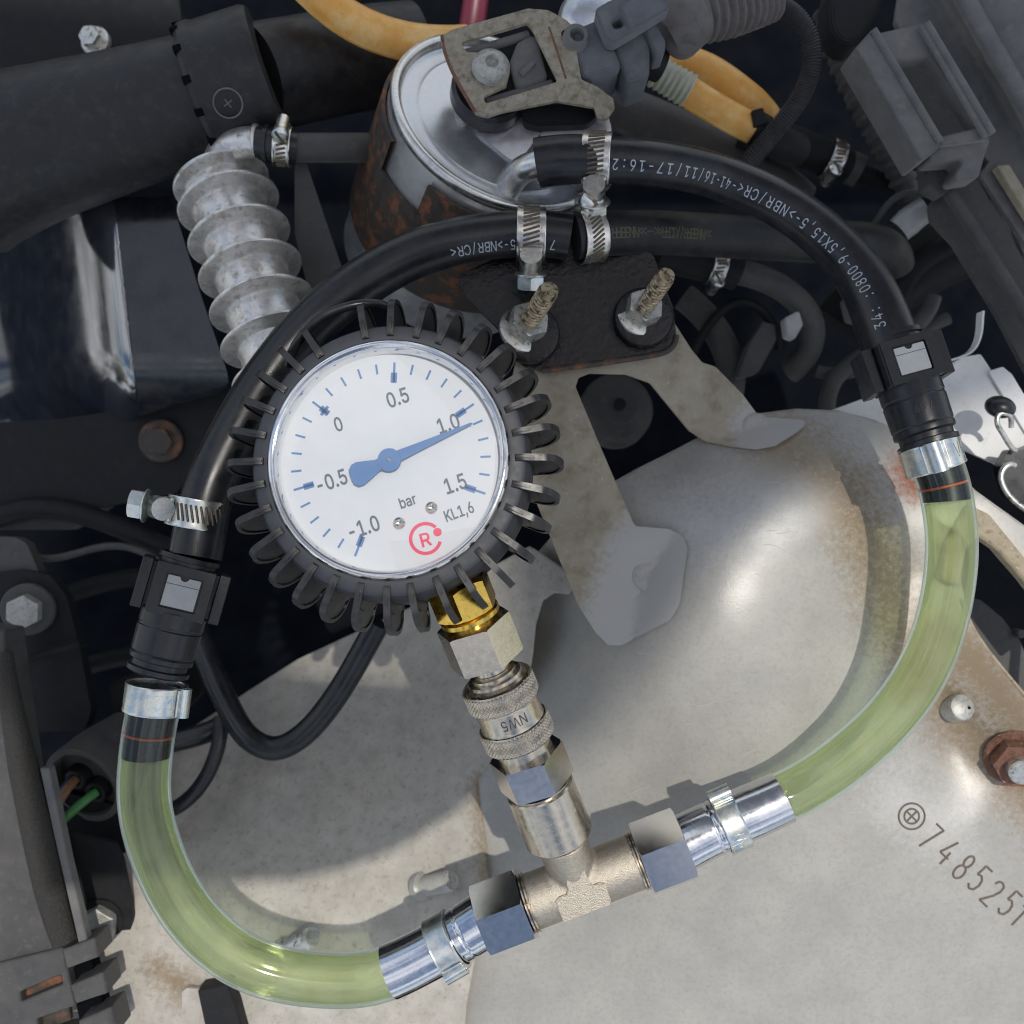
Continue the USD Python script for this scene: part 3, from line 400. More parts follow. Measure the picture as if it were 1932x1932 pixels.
a0, a1 = P(418, 345, -84), P(556, 765, -60); FPT = frame(a0, a1 - a0); L = np.linalg.norm(a1 - a0); u = S(-84); pr = [(0, -.4), (76 * u, -.4)]; hs = [0] + list(np.linspace(9.2, L + 3, 7))
for k, h in enumerate(hs):
    Rk = (90 if k == 0 else 95) * u; pr += [(66 * u, h - 3.2), (67.5 * u, h - 2.0), (73 * u, h - 1.3), (Rk - .6, h - .85), (Rk, h - .35), (Rk, h + .35), (Rk - .6, h + .85), (73 * u, h + 1.3), (67.5 * u, h + 2.0), (66 * u, h + 3.2)]
pr = [(0, -1.6)] + pr[2:] + [(60 * u, L + 6), (0, L + 6)]
part(fp, 'fins', lathe(pr, 84, FPT), 'aluminium', 40); part(fp, 'elbow', tube([(420, 352, -84), (411, 320, -83), (418, 292, -79), (440, 274, -75), (466, 269, -73), (490, 268, -72)], 29, 28), 'aluminium', 60); part(fp, 'bead', put(trimesh.creation.torus(5.0, .9, 40, 12), frame(P(486, 268, -72.5), (1, .03, .1))), 'aluminium', 60)
hz = thing('coolant_stub_hose', 'short dusty hose leaving the finned pipe under a small screw clamp', 'hose', P(580, 275, -68)); part(hz, 'hose', tube([(488, 269, -72), (520, 274, -72), (560, 280, -73)], 31, 28), 'hose_rubber', 60); part(hz, 'pipe', tube([(552, 279, -73), (620, 279, -77), (720, 279, -86)], 27, 28), 'dusty_plastic', 60)
single('bracket_blade', sheet([(556, 306), (578, 308), (650, 520), (640, 560), (590, 585), (556, 440)], lambda x, y: -82 - .07 * (y - 300) * .6, 1.5, 3, 30), 'dusty_plastic', 'thin dark upright sheet blade between finned pipe and filter', 'bracket')
gc = thing('engine_cover', 'glossy black moulded cover with a bright vertical reflection', 'cover', P(220, 560, -100))
def gz(x, y):
    x, y = np.asarray(x, float), np.asarray(y, float); xe = 214 + .12 * (y - 380); e = np.clip((xe - x) / 230, 0, 1.15); bq = np.clip((y - 660) / 130, 0, 1.2); q = np.clip((425 - y) / 60, 0, 1)
    return -98 - 92 * e ** 1.6 - 24 * bq ** 2.2 - 4 * q ** 2 - .012 * (x - 230)
CV = Polygon([(-60, 440), (30, 420), (70, 405), (120, 380), (165, 372), (322, 372), (380, 560), (428, 700), (432, 726), (400, 742), (330, 760), (250, 790), (140, 808), (0, 830), (-60, 820)]); CL = Polygon([(-200, 300), (206, 300), (278, 900), (-200, 900)])
part(gc, 'rounded_side', sheet(CV.intersection(CL), gz, 3, 0, 8), 'gloss_roll', 60, label='shiny rounded side of the cover'); part(gc, 'top_face', sheet(CV.difference(CL), gz, 3, 0, 8), 'gloss_black', 60)
part(gc, 'skirt', sheet([(-60, 800), (120, 790), (260, 768), (430, 722), (440, 780), (400, 850), (330, 930), (180, 960), (-60, 1000)], lambda x, y: -128 - .02 * (y - 780), 3, 10, 30), 'dark_plastic')
T = frame(P(303, 832, -126), (.1, -.1, 1), (1, 0, 0)); part(gc, 'bolt', cat(cyl(8.2, -2, 1, .6, 40, T), hexa(5.2, .8, 4.5, T)), 'rust_band')
# yellow hoses behind the filter
oh = thing('orange_hose', 'thick orange rubber hose entering from the top behind the filter', 'hose', P(700, 60, -120)); part(oh, 'hose', tube([(545, -60, -74), (592, -16, -76), (645, 28, -79), (715, 64, -83), (790, 82, -88), (880, 84, -94)], 35, 32), 'orange_hose', 60)
oh = thing('orange_hose', 'straight orange hose with a pale ribbed sleeve right of the plug', 'hose', P(1340, 200, -96)); part(oh, 'hose', tube([(1282, 162, -94), (1350, 205, -96), (1430, 248, -100)], 28, 32), 'orange_hose', 60); part(oh, 'sleeve', tube([(1236, 134, -92), (1300, 172, -94)], [29, 31], 32, .3, mod=lambda s: .32 * math.sin(s * 2.9)), 'pale_sleeve', 60); part(oh, 'end_cap', tube([(1424, 243, -100), (1452, 259, -101), (1500, 285, -108)], 33, 32), 'dark_plastic', 40); part(oh, 'cap_lug', prism([(1418, 208), (1440, 202), (1448, 232), (1424, 238)], -92, 6, .5, .5), 'dark_plastic')
oh = thing('orange_hose', 'curved orange hose arching behind the straight one', 'hose', P(1380, 160, -112)); part(oh, 'hose', tube([(1230, 120, -116), (1284, 116, -114), (1330, 130, -112), (1378, 160, -111), (1420, 192, -112), (1448, 218, -115), (1462, 244, -122)], [29, 29, 29, 29, 28, 24, 18], 32), 'orange_hose', 60)
# ================================================================ top right: background hoses, pipes and the dusty plastic cowl
def worm_clamp(x, y, z, d, r, w, th, label, screw='hex', teeth=True, ext=1.0, m='band_steel', side=1, name='hose_clamp', slant=0., tilt=0.):
    """screw clamp: band of radius r (units) and width w round the axis d; screw housing th radians round from the sky side."""
    o = P(x, y, z); T = frame(o, d); u = S(z); R = r * u; W = w * u; t = thing(name, label, 'clamp', o, None)
    part(t, 'band', lathe([(R - .1, -W / 2), (R + .55, -W / 2 - .12), (R + .72, -W / 2 + .25), (R + .55, -W * .36), (R + .5, 0), (R + .55, W * .36), (R + .72, W / 2 - .25), (R + .55, W / 2 + .12), (R - .1, W / 2)], 72, T), m, 40)
    if teeth:
        s = []; n = int(2.4 * R / 1.35)
        for k in range(n):
            a = th - (1 if th > 0 else -1) * (.55 + 1.35 * k / R)
            if abs(a) > 1.75: continue
            s.append(box(R + .3, R + .86, -.36, .36, -W * .31, W * .31, .3, T @ trimesh.transformations.rotation_matrix(a, (0, 0, 1)) @ trimesh.transformations.rotation_matrix(.3 + slant, (1, 0, 0))))
        part(t, 'band_slots', cat(*s), 'slot_dark', 50)
    Q = T @ trimesh.transformations.rotation_matrix(th, (0, 0, 1)); hw = W * .42
    part(t, 'housing', cat(box(R + .2, R + 1.6, -3.4, 3.4, -hw, hw, .5, Q), lathe([(0, -3.6), (hw * .95, -3.6), (hw * .95, 3.4), (0, 3.4)], 32, Q @ frame((R + hw * .9, 0, 0), (0, 1, 0), (1, 0, 0)))), m, 40)
    G = Q @ frame((R + hw * .95, 0, 0), (math.sin(tilt), side * math.cos(tilt), 0), (1, 0, .01)); h = hw * 1.12
    if screw == 'hex':
        sc = part(t, 'screw', cat(hexa(h * 1.12, 3.9, 3.9 + h * 1.0, G, c=.14), cyl(h * 1.25, 3.2, 3.9, .2, 32, G)), 'zinc')
        part(sc, 'cross_slot', cat(*[box(-h * .75, h * .75, -h * .14, h * .14, 3.9 + h * .98, 3.9 + h * 1.03, 0, G @ trimesh.transformations.rotation_matrix(b, (0, 0, 1))) for b in (.4, 1.97)]), 'slot_dark')
    else:
        sc = part(t, 'screw', lathe([(0, 3), (h, 3), (h * 1.1, 3.6), (h * 1.1, 4.8), (h * .8, 5.6), (0, 5.8)], 36, G), 'zinc'); part(sc, 'slot', box(-h * 1.0, h * 1.0, -h * .16, h * .16, 5.2, 5.9, 0, G @ trimesh.transformations.rotation_matrix(.6, (0, 0, 1))), 'slot_dark')
    return t
bh = thing('background_hose', 'dark hose and pipe under a clamp in the shade below the conduit', 'hose', P(1560, 300, -125)); part(bh, 'hose', tube([(1400, 240, -124), (1480, 268, -124), (1560, 298, -125), (1602, 316, -126)], [36, 36, 32, 30], 28), 'dark_plastic', 60); part(bh, 'ring', tube([(1600, 314, -126), (1622, 324, -126)], 30, 28), 'dusty_plastic', 40); part(bh, 'pipe', tube([(1615, 322, -126), (1680, 344, -128), (1760, 372, -132)], 19, 24), 'dark_plastic', 60)
worm_clamp(1571, 303, -125, P(1602, 316, -126) - P(1560, 298, -125), 35, 26, 1.1, 'small bright clamp on the dark hose beneath the corrugated conduit', 'slot', True, side=-1)
bh = thing('background_hose', 'dark curved hose behind the gauge bracket in the deep gap', 'hose', P(1460, 540, -118)); part(bh, 'hose', tube([(1240, 470, -112), (1300, 488, -115), (1350, 500, -116), (1392, 512, -117)], 36, 28), 'dark_plastic', 60); part(bh, 'pipe', tube([(1385, 511, -117), (1425, 521, -118), (1470, 541, -119), (1512, 576, -121), (1532, 618, -124), (1524, 662, -128), (1490, 700, -134)], [25, 24, 24, 24, 24, 24, 24], 28), 'dusty_plastic', 60)
worm_clamp(1352, 501, -116, P(1392, 512, -117) - P(1300, 488, -115), 36, 26, 1.25, 'small bright clamp on the curved hose between stud and tower', 'slot', True, side=-1)
fh = thing('fixed_fuel_hose', 'dusty fixed fuel hose with faint yellow print running right from the lower clamp', 'hose', P(1380, 445, -84))
FHP = [(1085, 447, -51), (1150, 440, -54), (1256, 440, -64), (1400, 448, -80), (1530, 455, -92), (1620, 459, -98), (1668, 470, -104), (1690, 500, -112)]
part(fh, 'hose', tube(FHP, [43, 42, 41, 40, 40, 40, 38, 34], 40), 'dust_pipe', 60)
path = spline(FHP, .5); part(fh, 'faint_print', cat(*[wrap(mono('>NBR/CR<->NBR', 3.3, 2.9, .8), path, radii(path, FHP, [43, 42, 41, 40, 40, 40, 38, 34]), 46 + o, .28, -1, 1) for o in (0, 1.3)]), 'print_yellow', False); 
ck = thing('temperature_sensor', 'pale grey plug with a thin cable looping above it at the cowl', 'sensor', P(1710, 420, -112)); part(ck, 'plug', tube([(1668, 462, -114), (1690, 440, -113), (1712, 420, -112), (1748, 394, -110)], [15, 24, 27, 24], 28), 'clip_grey', 50); part(ck, 'collar', tube([(1672, 456, -114), (1694, 436, -113)], [22, 26], 28), 'dark_plastic', 50); part(ck, 'cable', tube([(1646, 428, -116), (1662, 404, -113), (1686, 376, -110), (1715, 364, -108), (1765, 372, -108), (1800, 380, -110)], 6.5, 14), 'dusty_plastic', 60)
single('coolant_hose', tube([(1130, 190, -140), (1240, 235, -138), (1340, 285, -136), (1420, 330, -136), (1500, 390, -140)], [40, 44, 48, 50, 50], 30), 'dusty_plastic', 'wide grey hose in shade behind the upper black hose', 'hose', smooth=60)
single('cable', tube([(1690, 560, -126), (1720, 510, -122), (1770, 470, -118), (1860, 455, -118)], 22, 24), 'dark_plastic', 'black cable in the gap left of the lower cowl rail', 'cable', smooth=60)
single('duct_pipe', tube([(1590, 620, -150), (1650, 560, -146), (1760, 490, -140), (1900, 430, -138)], 60, 30), 'dark_plastic', 'broad dark pipe in shade behind the right hose', 'pipe', smooth=60)
single('red_lead', tube([(902, -60, -150), (896, 10, -150), (888, 60, -152)], 24, 20), 'red_paint', 'dark red lead glimpsed behind the retaining plate', 'cable', smooth=60)
single('round_canister', lathe([(0, 6), (6, 5.6), (10.5, 3.6), (12, 0), (12, -10)][::-1], 48, frame(P(1120, 40, -74), (0, 0, 1), (1, 0, 0))), 'filter_steel', 'rounded grey can top peeping out behind the electrical plug', 'canister', smooth=60)
cw = thing('windscreen_cowl', 'dusty grey plastic cowl along the right edge', 'cowl', P(1850, 300, -70))
def cz(x, y): u = (x - 1700) * .86 - (y - 0) * .5; return np.interp(u, [-120, -40, 60, 90, 300], [-104, -92, -88, -78, -66])
part(cw, 'panel', sheet([(1690, 40), (1705, -60), (2050, -60), (2050, 560), (1932, 480), (1880, 330), (1780, 160), (1720, 95)], cz, 3, 12, 18), 'grey_plastic', 40)
part(cw, 'raised_edge', tube([(1790, -60, -74), (1830, 20, -74), (1890, 125, -74), (1960, 250, -74)], 20, 20), 'grey_plastic', 60)
part(cw, 'lower_rail', sheet([(1754, 386), (1790, 350), (1840, 330), (1960, 540), (2050, 720), (2050, 900), (1932, 690), (1880, 590), (1800, 460), (1758, 415)], lambda x, y: -96 + .04 * (x - 1750), 3, 10, 20), 'dusty_plastic', 40)
part(cw, 'rail_ridge', tube([(1790, 362, -88), (1860, 470, -85), (1960, 640, -80)], 13, 16), 'dusty_plastic', 60); part(cw, 'sand_groove', prism([(1880, 312), (1905, 310), (1960, 400), (1960, 440)], -84, 4, .5, .5), 'bracket_paint'); part(cw, 'lower_web', sheet([(1850, 330), (1870, 300), (1990, 470), (2000, 560)], lambda x, y: -90 + 0 * x, 3, 4, 30), 'grey_plastic')
part(cw, 'tongue', prism([(1560, 0), (1575, -60), (1700, -60), (1650, 40), (1615, 90), (1580, 85), (1562, 50)], -100, 12, 6, 2.5), 'dark_plastic')
rc = thing('cowl_bracket', 'grey rectangular plastic bracket with an open window at upper right', 'bracket', P(1740, 180, -62))
part(rc, 'left_wall', prism([(1614, 90), (1646, 54), (1660, 56), (1776, 262), (1774, 278), (1738, 304)], -64, 16, .8, .8), 'grey_plastic'); part(rc, 'frame', prism([(1655, 62), (1746, 42), (1872, 250), (1866, 262), (1776, 274)], -67, 7, 1.2, .8, holes=[[(1687, 118), (1752, 107), (1765, 116), (1842, 236), (1838, 242), (1780, 256), (1772, 250)]]), 'grey_plastic')
for q in ([(1648, 56, -63.5), (1774, 268, -63.5)], [(1748, 43, -64), (1873, 252, -64)], [(1738, 50, -65), (1860, 258, -65)]): part(rc, 'bead', tube(q, 7, 14), 'grey_plastic', 60)
part(rc, 'foot', prism([(1738, 306), (1776, 276), (1872, 256), (1858, 296), (1848, 334), (1796, 342), (1818, 300)], -70, 10, 1.2, .8), 'grey_plastic'); part(rc, 'window_back', prism([(1680, 110), (1760, 100), (1850, 240), (1775, 262)], -90, 3, .5, .3), 'dusty_plastic'); part(rc, 'stem', prism([(1745, 300), (1820, 296), (1800, 350), (1780, 368), (1750, 350)], -84, 8, 1, .8), 'dusty_plastic')
# right: white wing panel with hook and curled strip
wp = thing('white_wing_panel', 'white painted wing panel right of the right hose', 'body panel', P(1800, 760, -92))
part(wp, 'panel', sheet([(1770, 700), (1816, 674), (1850, 668), (1868, 695), (1990, 900), (1990, 1010), (1932, 960), (1880, 876), (1810, 845), (1750, 830), (1700, 800)], lambda x, y: -90 + .015 * (x - 1800), 1.6, 5, 20), 'white_paint', 40); part(wp, 'flange', sheet([(1866, 700), (1892, 692), (1909, 706), (1990, 840), (1990, 910)], lambda x, y: -87 + 0 * x, 1.2, 4, 20), 'white_paint')
part(wp, 'far_edge', sheet([(1558, 778), (1640, 748), (1720, 760), (1720, 812), (1640, 800)], lambda x, y: -96 + 0 * x, 1.2, 3, 20), 'white_paint')
wd = [(1774, 690, -88), (1806, 676, -86), (1831, 664, -84), (1845, 642, -82), (1850, 615, -80), (1852, 588, -79)]; c, tt, N, B, s, d, u = spline(wd, .8); k = len(c); V = np.vstack([c + B * .35 + (0, 0, 1.6), c + B * .35 - (0, 0, 3), c - B * .35 - (0, 0, 3), c - B * .35 + (0, 0, 1.6)])
F = [[a * k + i, a * k + i + 1, b * k + i + 1, b * k + i] for a, b in ((0, 1), (1, 2), (2, 3), (3, 0)) for i in range(k - 1)]; ct = trimesh.Trimesh(*[np.array(q) for q in (tm((V, F)).vertices, tm((V, F)).faces)], process=False); trimesh.repair.fix_normals(ct)
single('curled_strip', ct, 'white_paint', 'thin white metal strip curling upward beside the cowl rail', 'strip')
hk = thing('wire_latch', 'bent wire latch with a black rubber knob at the right edge', 'latch', P(1900, 850, -72)); part(hk, 'wire', tube([(1908, 806, -74), (1907, 790, -72), (1897, 780, -70), (1885, 782, -70), (1881, 795, -70), (1890, 815, -71), (1902, 835, -72), (1916, 850, -74)], 5, 14, .5), 'nut_steel', 60)
part(hk, 'knob', put(trimesh.creation.icosphere(3, 1), frame(P(1887, 768, -73), (.2, 1, .5)) @ np.diag([4.6, 5, 3.6, 1])), 'black_plastic', 60); part(hk, 'rubber_pad', sheet([(1886, 882), (1905, 846), (1925, 850), (1990, 820), (1990, 1020), (1932, 960), (1900, 930)], lambda x, y: -76 + 0 * x, 5, 8, 20), 'hose_rubber', 50)
part(hk, 'loop', tube([(1914, 878, -72), (1898, 880, -71), (1889, 894, -71), (1893, 918, -71), (1908, 940, -71), (1940, 964, -71)], 5.5, 14, .5), 'nut_steel', 60)
# ================================================================ left and lower left
mb = thing('engine_mount', 'dark engine mount arm with a pale hex bolt at the left edge', 'mount', P(60, 1150, -112)); part(mb, 'arm', sheet([(-60, 1010), (30, 1014), (50, 1025), (78, 1090), (-60, 1100)], lambda x, y: -112 + 0 * x, 6, 10, 30), 'dusty_plastic'); part(mb, 'lug', sheet([(-60, 1085), (40, 1074), (95, 1085), (125, 1125), (150, 1220), (172, 1340), (160, 1380), (-60, 1380)], lambda x, y: -110 - .03 * (y - 1100), 6, 18, 30), 'dark_plastic')
T = frame(P(52, 1150, -108), (.12, -.08, 1), (1, .1, 0)); part(mb, 'washer', lathe([(0, -2), (9.6, -2), (9.6, .3), (9, .9), (7, .9), (0, .9)], 48, T), 'dusty_plastic'); part(mb, 'bolt', hexa(6.2, .8, 6, T, phi=20, c=.1), 'pale_bolt')
part(mb, 'step', prism([(30, 1240), (148, 1210), (152, 1222), (40, 1255)], -105, 5, .6, .6), 'dark_plastic')
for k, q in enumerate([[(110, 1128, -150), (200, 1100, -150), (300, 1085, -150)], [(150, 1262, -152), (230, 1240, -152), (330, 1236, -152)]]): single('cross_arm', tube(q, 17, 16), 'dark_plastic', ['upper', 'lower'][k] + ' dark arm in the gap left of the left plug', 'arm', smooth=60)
sk = thing('wiring_socket', 'round grey wiring socket with green and brown wires at lower left', 'socket', P(150, 1480, -112)); so = frame(P(156, 1482, -100), unit((-.25, -.36, .9)), (0, 1, 0)); u = S(-104); part(sk, 'shell', lathe([(62 * u, -30), (76 * u, -14), (80 * u, -2), (80 * u, 0), (68 * u, 0), (66 * u, -6), (0, -7)], 64, so), 'dusty_plastic', 35)
for (cx, cy), (ex, ey), wm in (((143, 1470), (100, 1530), 'brown_wire'), ((182, 1494), (106, 1560), 'green_wire')):
    part(sk, 'gland', lathe([(4.6, -4), (4.4, 0), (3.8, .8), (2.4, .8), (2.2, -2), (0, -2)], 32, frame(P(cx, cy, -104), so[:3, 2], (0, 1, 0))), 'dark_plastic', 40); part(sk, 'wire', tube([(cx, cy, -104), ((cx + ex) / 2, (cy + ey) / 2 - 3, -99), (ex, ey, -96), (ex - 40, ey + 40, -94)], 8.5, 16), wm, 60)
part(sk, 'wire', tube([(140, 1462, -105), (115, 1495, -101), (92, 1530, -98), (60, 1570, -96)], 5.5, 14), 'blue_wire', 60)
for k, (q, r, lb) in enumerate([([(714, 1175, -88), (661, 1270, -92), (605, 1352, -95), (556, 1398, -96), (514, 1412, -97), (475, 1396, -98), (440, 1350, -102), (408, 1285, -106), (380, 1215, -112), (352, 1120, -120)], 23, 'thick black cable drooping in a loop below the gauge'), ([(418, 1350, -108), (405, 1430, -106), (372, 1490, -106), (318, 1530, -108)], 14, 'thin black cable behind the left clear hose'), ([(318, 1402, -112), (350, 1394, -112), (400, 1378, -114), (450, 1340, -120)], 20, 'brownish black pipe crossing behind the left clear hose')]): single('loop_cable', tube(q, r, 24), 'hose_rubber', lb, 'cable', smooth=60)
fr = thing('battery_tray', 'black toothed plastic tray edge with foam strip at lower left', 'tray', P(80, 1600, -70))
part(fr, 'wall', prism([(-60, 1180), (8, 1190), (20, 1290), (60, 1560), (108, 1782), (120, 1800), (-60, 1860)], -72, 14, 1, 1), 'dusty_plastic'); part(fr, 'foam_strip', tube([(10, 1230, -70), (22, 1330, -69), (45, 1449, -68), (68, 1560, -67), (94, 1680, -66.5), (122, 1776, -67)], [14, 20, 27, 28, 27, 23], 32, .6), 'foam', 60)
part(fr, 'rib', prism([(2, 1168), (12, 1185), (50, 1330), (75, 1449), (93, 1449), (128, 1620), (165, 1777), (148, 1780), (100, 1570), (60, 1380), (0, 1210)], -67, 4, .4, .5), 'grey_plastic'); part(fr, 'base', prism([(-60, 1832), (118, 1788), (150, 1932), (170, 2010), (-60, 2010)], -70, 8, .6, .6, holes=[[(38, 1871), (115, 1838), (118, 1858), (40, 1890)], [(70, 1922), (150, 1895), (156, 1940), (72, 1950)]]), 'dusty_plastic')
for q in ([(118, 1792), (178, 1770), (186, 1806), (126, 1828)], [(133, 1860), (194, 1834), (203, 1874), (143, 1894)], [(148, 1927), (210, 1900), (222, 1950), (156, 1975)]): part(fr, 'tooth', prism(q, -65, 12, .5, .6), 'dusty_plastic')
for q in ([(38, 1871), (115, 1838), (118, 1858), (40, 1890)], [(70, 1922), (130, 1900), (134, 1925), (72, 1946)]): part(fr, 'slot_floor', prism(q, -74, 2, .3, .3), 'rust_band')
for q in ([(128, 1830), (172, 1812), (180, 1842), (134, 1858)], [(143, 1896), (190, 1878), (198, 1908), (150, 1925)]): part(fr, 'gap', prism(q, -74, 6, .3, .3), 'void')
tp = thing('tab_plate', 'dark rounded steel tab under a pale bolt at lower left', 'plate', P(200, 1720, -92)); part(tp, 'tab', sheet([(95, 1560), (215, 1590), (230, 1620), (247, 1700), (252, 1735), (240, 1775), (205, 1795), (150, 1795)], lambda x, y: -90 + 0 * x, 2.4, 14, 30), 'dark_plastic')
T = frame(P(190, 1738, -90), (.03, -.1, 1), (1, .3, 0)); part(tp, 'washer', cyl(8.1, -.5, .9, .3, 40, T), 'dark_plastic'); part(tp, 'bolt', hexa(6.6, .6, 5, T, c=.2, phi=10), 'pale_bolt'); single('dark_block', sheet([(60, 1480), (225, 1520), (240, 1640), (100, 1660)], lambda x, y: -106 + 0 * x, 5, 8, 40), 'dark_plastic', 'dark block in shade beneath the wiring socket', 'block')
bb = thing('lower_black_clip', 'black upright clip on the panel at the bottom edge', 'clip', P(400, 1900, -78)); part(bb, 'pad', sheet([(343, 1872), (352, 1864), (378, 1866), (400, 1990), (345, 1990)], lambda x, y: -83 + 0 * x, 2, 3, 20), 'pitted_paint'); part(bb, 'web', prism([(372, 1868), (430, 1856), (446, 1900), (470, 1990), (398, 1990)], -78, 9, .8, .6), 'dark_plastic')

t = thing('damper', 'dark round damper seen through the window of the mounting bracket', 'damper', P(1160, 770, -125)); part(t, 'disc', lathe([(0, 4), (7, 4), (8, 3.2), (9.5, 3), (13, 1), (14, -1), (14, -8)][::-1], 48, frame(P(1165, 770, -122), (.1, .2, 1), (1, 0, 0))), 'dusty_plastic'); part(t, 'stem', put(cyl(2.2, 3, 6, .5), frame(P(1165, 770, -122), (.1, .2, 1), (1, 0, 0))), 'dark_plastic')
single('wiring_plug', prism([(1388, 716), (1412, 650), (1440, 606), (1462, 612), (1466, 640), (1432, 702)], -118, 8, 1, .8), 'dusty_plastic', 'grey plug in the deep gap beneath the curved hose', 'plug')
single('wiring_loom', tube([(1560, 20, -120), (1590, 110, -118), (1640, 210, -116), (1690, 310, -118), (1720, 380, -122)], [24, 28, 30, 26, 20], 24, .5, mod=lambda s: .5 * math.sin(s * 1.7) + .4 * math.sin(s * .9)), 'dusty_plastic', 'lumpy taped wiring loom left of the grey cowl bracket', 'loom', smooth=60)
single('wire', tube([(1300, 700, -130), (1340, 610, -126), (1400, 570, -124), (1450, 600, -126), (1470, 660, -130)], 9, 14), 'dark_plastic', 'thin dark wire looping beneath the curved hose', 'wire', smooth=60)
single('background_pipe', tube([(1560, 770, -128), (1600, 690, -122), (1690, 640, -118), (1760, 560, -118)], 16, 16), 'dusty_plastic', 'grey pipe rising toward the cowl rail behind the right plug', 'pipe', smooth=60)
single('background_pipe', tube([(-20, 985, -132), (60, 960, -130), (160, 972, -130), (260, 1010, -132), (330, 1040, -136)], 20, 18), 'dark_plastic', 'dim pipe below the bolt under the glossy cover', 'pipe', smooth=60)
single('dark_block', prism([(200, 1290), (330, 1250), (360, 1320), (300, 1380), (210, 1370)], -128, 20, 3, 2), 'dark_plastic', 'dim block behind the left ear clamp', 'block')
single('dark_block', prism([(560, 820), (700, 800), (760, 1140), (620, 1200), (540, 1010)], -150, 20, 3, 2), 'dark_plastic', 'dim block in the gap beneath the gauge', 'block')

single('background_pipe', tube([(1290, 560, -135), (1360, 640, -132), (1380, 720, -130), (1360, 780, -130)], 26, 20), 'dusty_plastic', 'dim grey pipe behind the right leg of the mounting bracket', 'pipe', smooth=60)
single('background_pipe', tube([(1540, 700, -130), (1640, 690, -126), (1720, 640, -122), (1790, 600, -120)], 12, 16), 'dusty_plastic', 'slim pipe crossing behind the right plug', 'pipe', smooth=60)
single('wiring_plug', prism([(1600, 560), (1650, 530), (1690, 560), (1640, 610), (1610, 600)], -112, 10, 1, 1), 'grey_plastic', 'blocky grey plug behind the right black hose', 'plug')
single('wiring_plug', prism([(1480, 600), (1508, 585), (1516, 612), (1500, 640), (1484, 634)], -112, 6, 1, .8), 'clip_grey', 'small pale plug beside the bend of the curved hose', 'plug')
single('wire', tube([(20, 1020, -126), (120, 1050, -124), (220, 1030, -124), (300, 1060, -126), (340, 1130, -130)], 7, 12), 'dusty_plastic', 'thin grey wire above the engine mount bolt', 'wire', smooth=60)
single('dark_block', prism([(-40, 880), (140, 890), (200, 950), (120, 1000), (-40, 1000)], -136, 14, 3, 2), 'dusty_plastic', 'dim moulded block under the glossy cover at the left edge', 'block')
# ================================================================ THE TEST RIG: gauge, coupling, tee, hoses, plugs, clamps
GN = unit((-.05, .13, 1)); GT = frame(P(733, 866, 0), GN, (1, 0, 0)); u = S(0)
LX = lambda r, a, z=0.: (r * u * math.cos(math.radians(a)), r * u * math.sin(math.radians(a)), z)
Tr, Ro = trimesh.transformations.translation_matrix, trimesh.transformations.rotation_matrix
pg = thing('pressure_gauge', 'round pressure gauge with white dial in a finned black rubber cover', 'gauge', P(733, 866, 0))
cv = part(pg, 'rubber_cover', lathe([(226 * u, -6), (226 * u, -.6), (229 * u, -.1), (234 * u, .1), (252 * u, -.2), (259 * u, -.8), (266 * u, -3), (269 * u, -6), (268 * u, -24), (262 * u, -29), (240 * u, -31), (0, -32)][::-1][::-1], 32 * 3, GT), 'cover_rubber', 28)
def fin(seed):
    q = np.random.default_rng(seed); j = lambda: 1 + .012 * q.normal()
    o = [(237, -.4), (240, .5), (262, .9)] + [(292 + 38 * math.cos(t) * (j() if abs(t) < 1 else 1), -11.2 + 11.6 * math.sin(t)) for t in np.linspace(1.62, -1.75, 22)] + [(262, -24), (262, -2.4)]; o = [(r * u, z) for r, z in o]
    i_ = [(r * u, z) for r, z in ((238, -.3), (240, .8), (254, 1.15), (276, .5), (286, -2), (290, -8), (287, -17), (275, -22), (264, -22), (264, -2))]
    pl = csec(o).extrude(.85).translate((0, 0, -.42)); rb = csec(i_).extrude(1.7).translate((0, 0, -.85)); mid = csec([(240 * u, .2), (241 * u, 1.3), (256 * u, 1.6), (276 * u, .95), (276 * u, .2)]).extrude(.7).translate((0, 0, -.35))
    oc = csec(o); rim = (oc - oc.offset(-1.1, m3.JoinType.Round)).extrude(1.8).translate((0, 0, -.9)); m = tm(csec(o).extrude(.9).translate((0, 0, -.45)) + rim + rb + mid); m.apply_transform(Ro(math.pi / 2, (1, 0, 0))); return m         # (r, z, t) -> x, z, -t
for k in range(32):
    if k == 2: continue                                                                     # one is missing where the hook loop leaves
    a = math.radians(90 + 11.25 * k); f = fin(k); f.apply_transform(Ro(rng.normal(0, .008), (0, 0, 1))); ww = np.random.default_rng(k + 50)
    f.apply_transform(Tr((ww.normal(0, .1), 0, ww.normal(0, .1)))); part(pg, 'fin', put(f, GT @ Ro(a, (0, 0, 1))), 'fin_rubber', 25)
part(pg, 'hanging_loop', tube([(546, 690, -20), (556, 655, -17), (575, 628, -15), (602, 602, -14), (640, 583, -14), (690, 573, -15), (722, 576, -18), (738, 600, -24)], 9, 18), 'black_plastic', 60)
part(pg, 'bezel', lathe([(231 * u, -3), (231.5 * u, 0), (230 * u, 1.2), (226 * u, 1.9), (222.5 * u, 1.5), (221 * u, .7), (218.5 * u, .75), (216.5 * u, 1.1), (214 * u, .9), (211.5 * u, -.1), (210.5 * u, -.6), (209.8 * u, -3.2)], 180, GT), 'chrome', 60)
part(pg, 'dial', lathe([(0, -3), (212 * u, -3)][::-1], 96, GT @ np.diag([1, 1, 1, 1])), 'dial_white', False)
DZ = -2.97
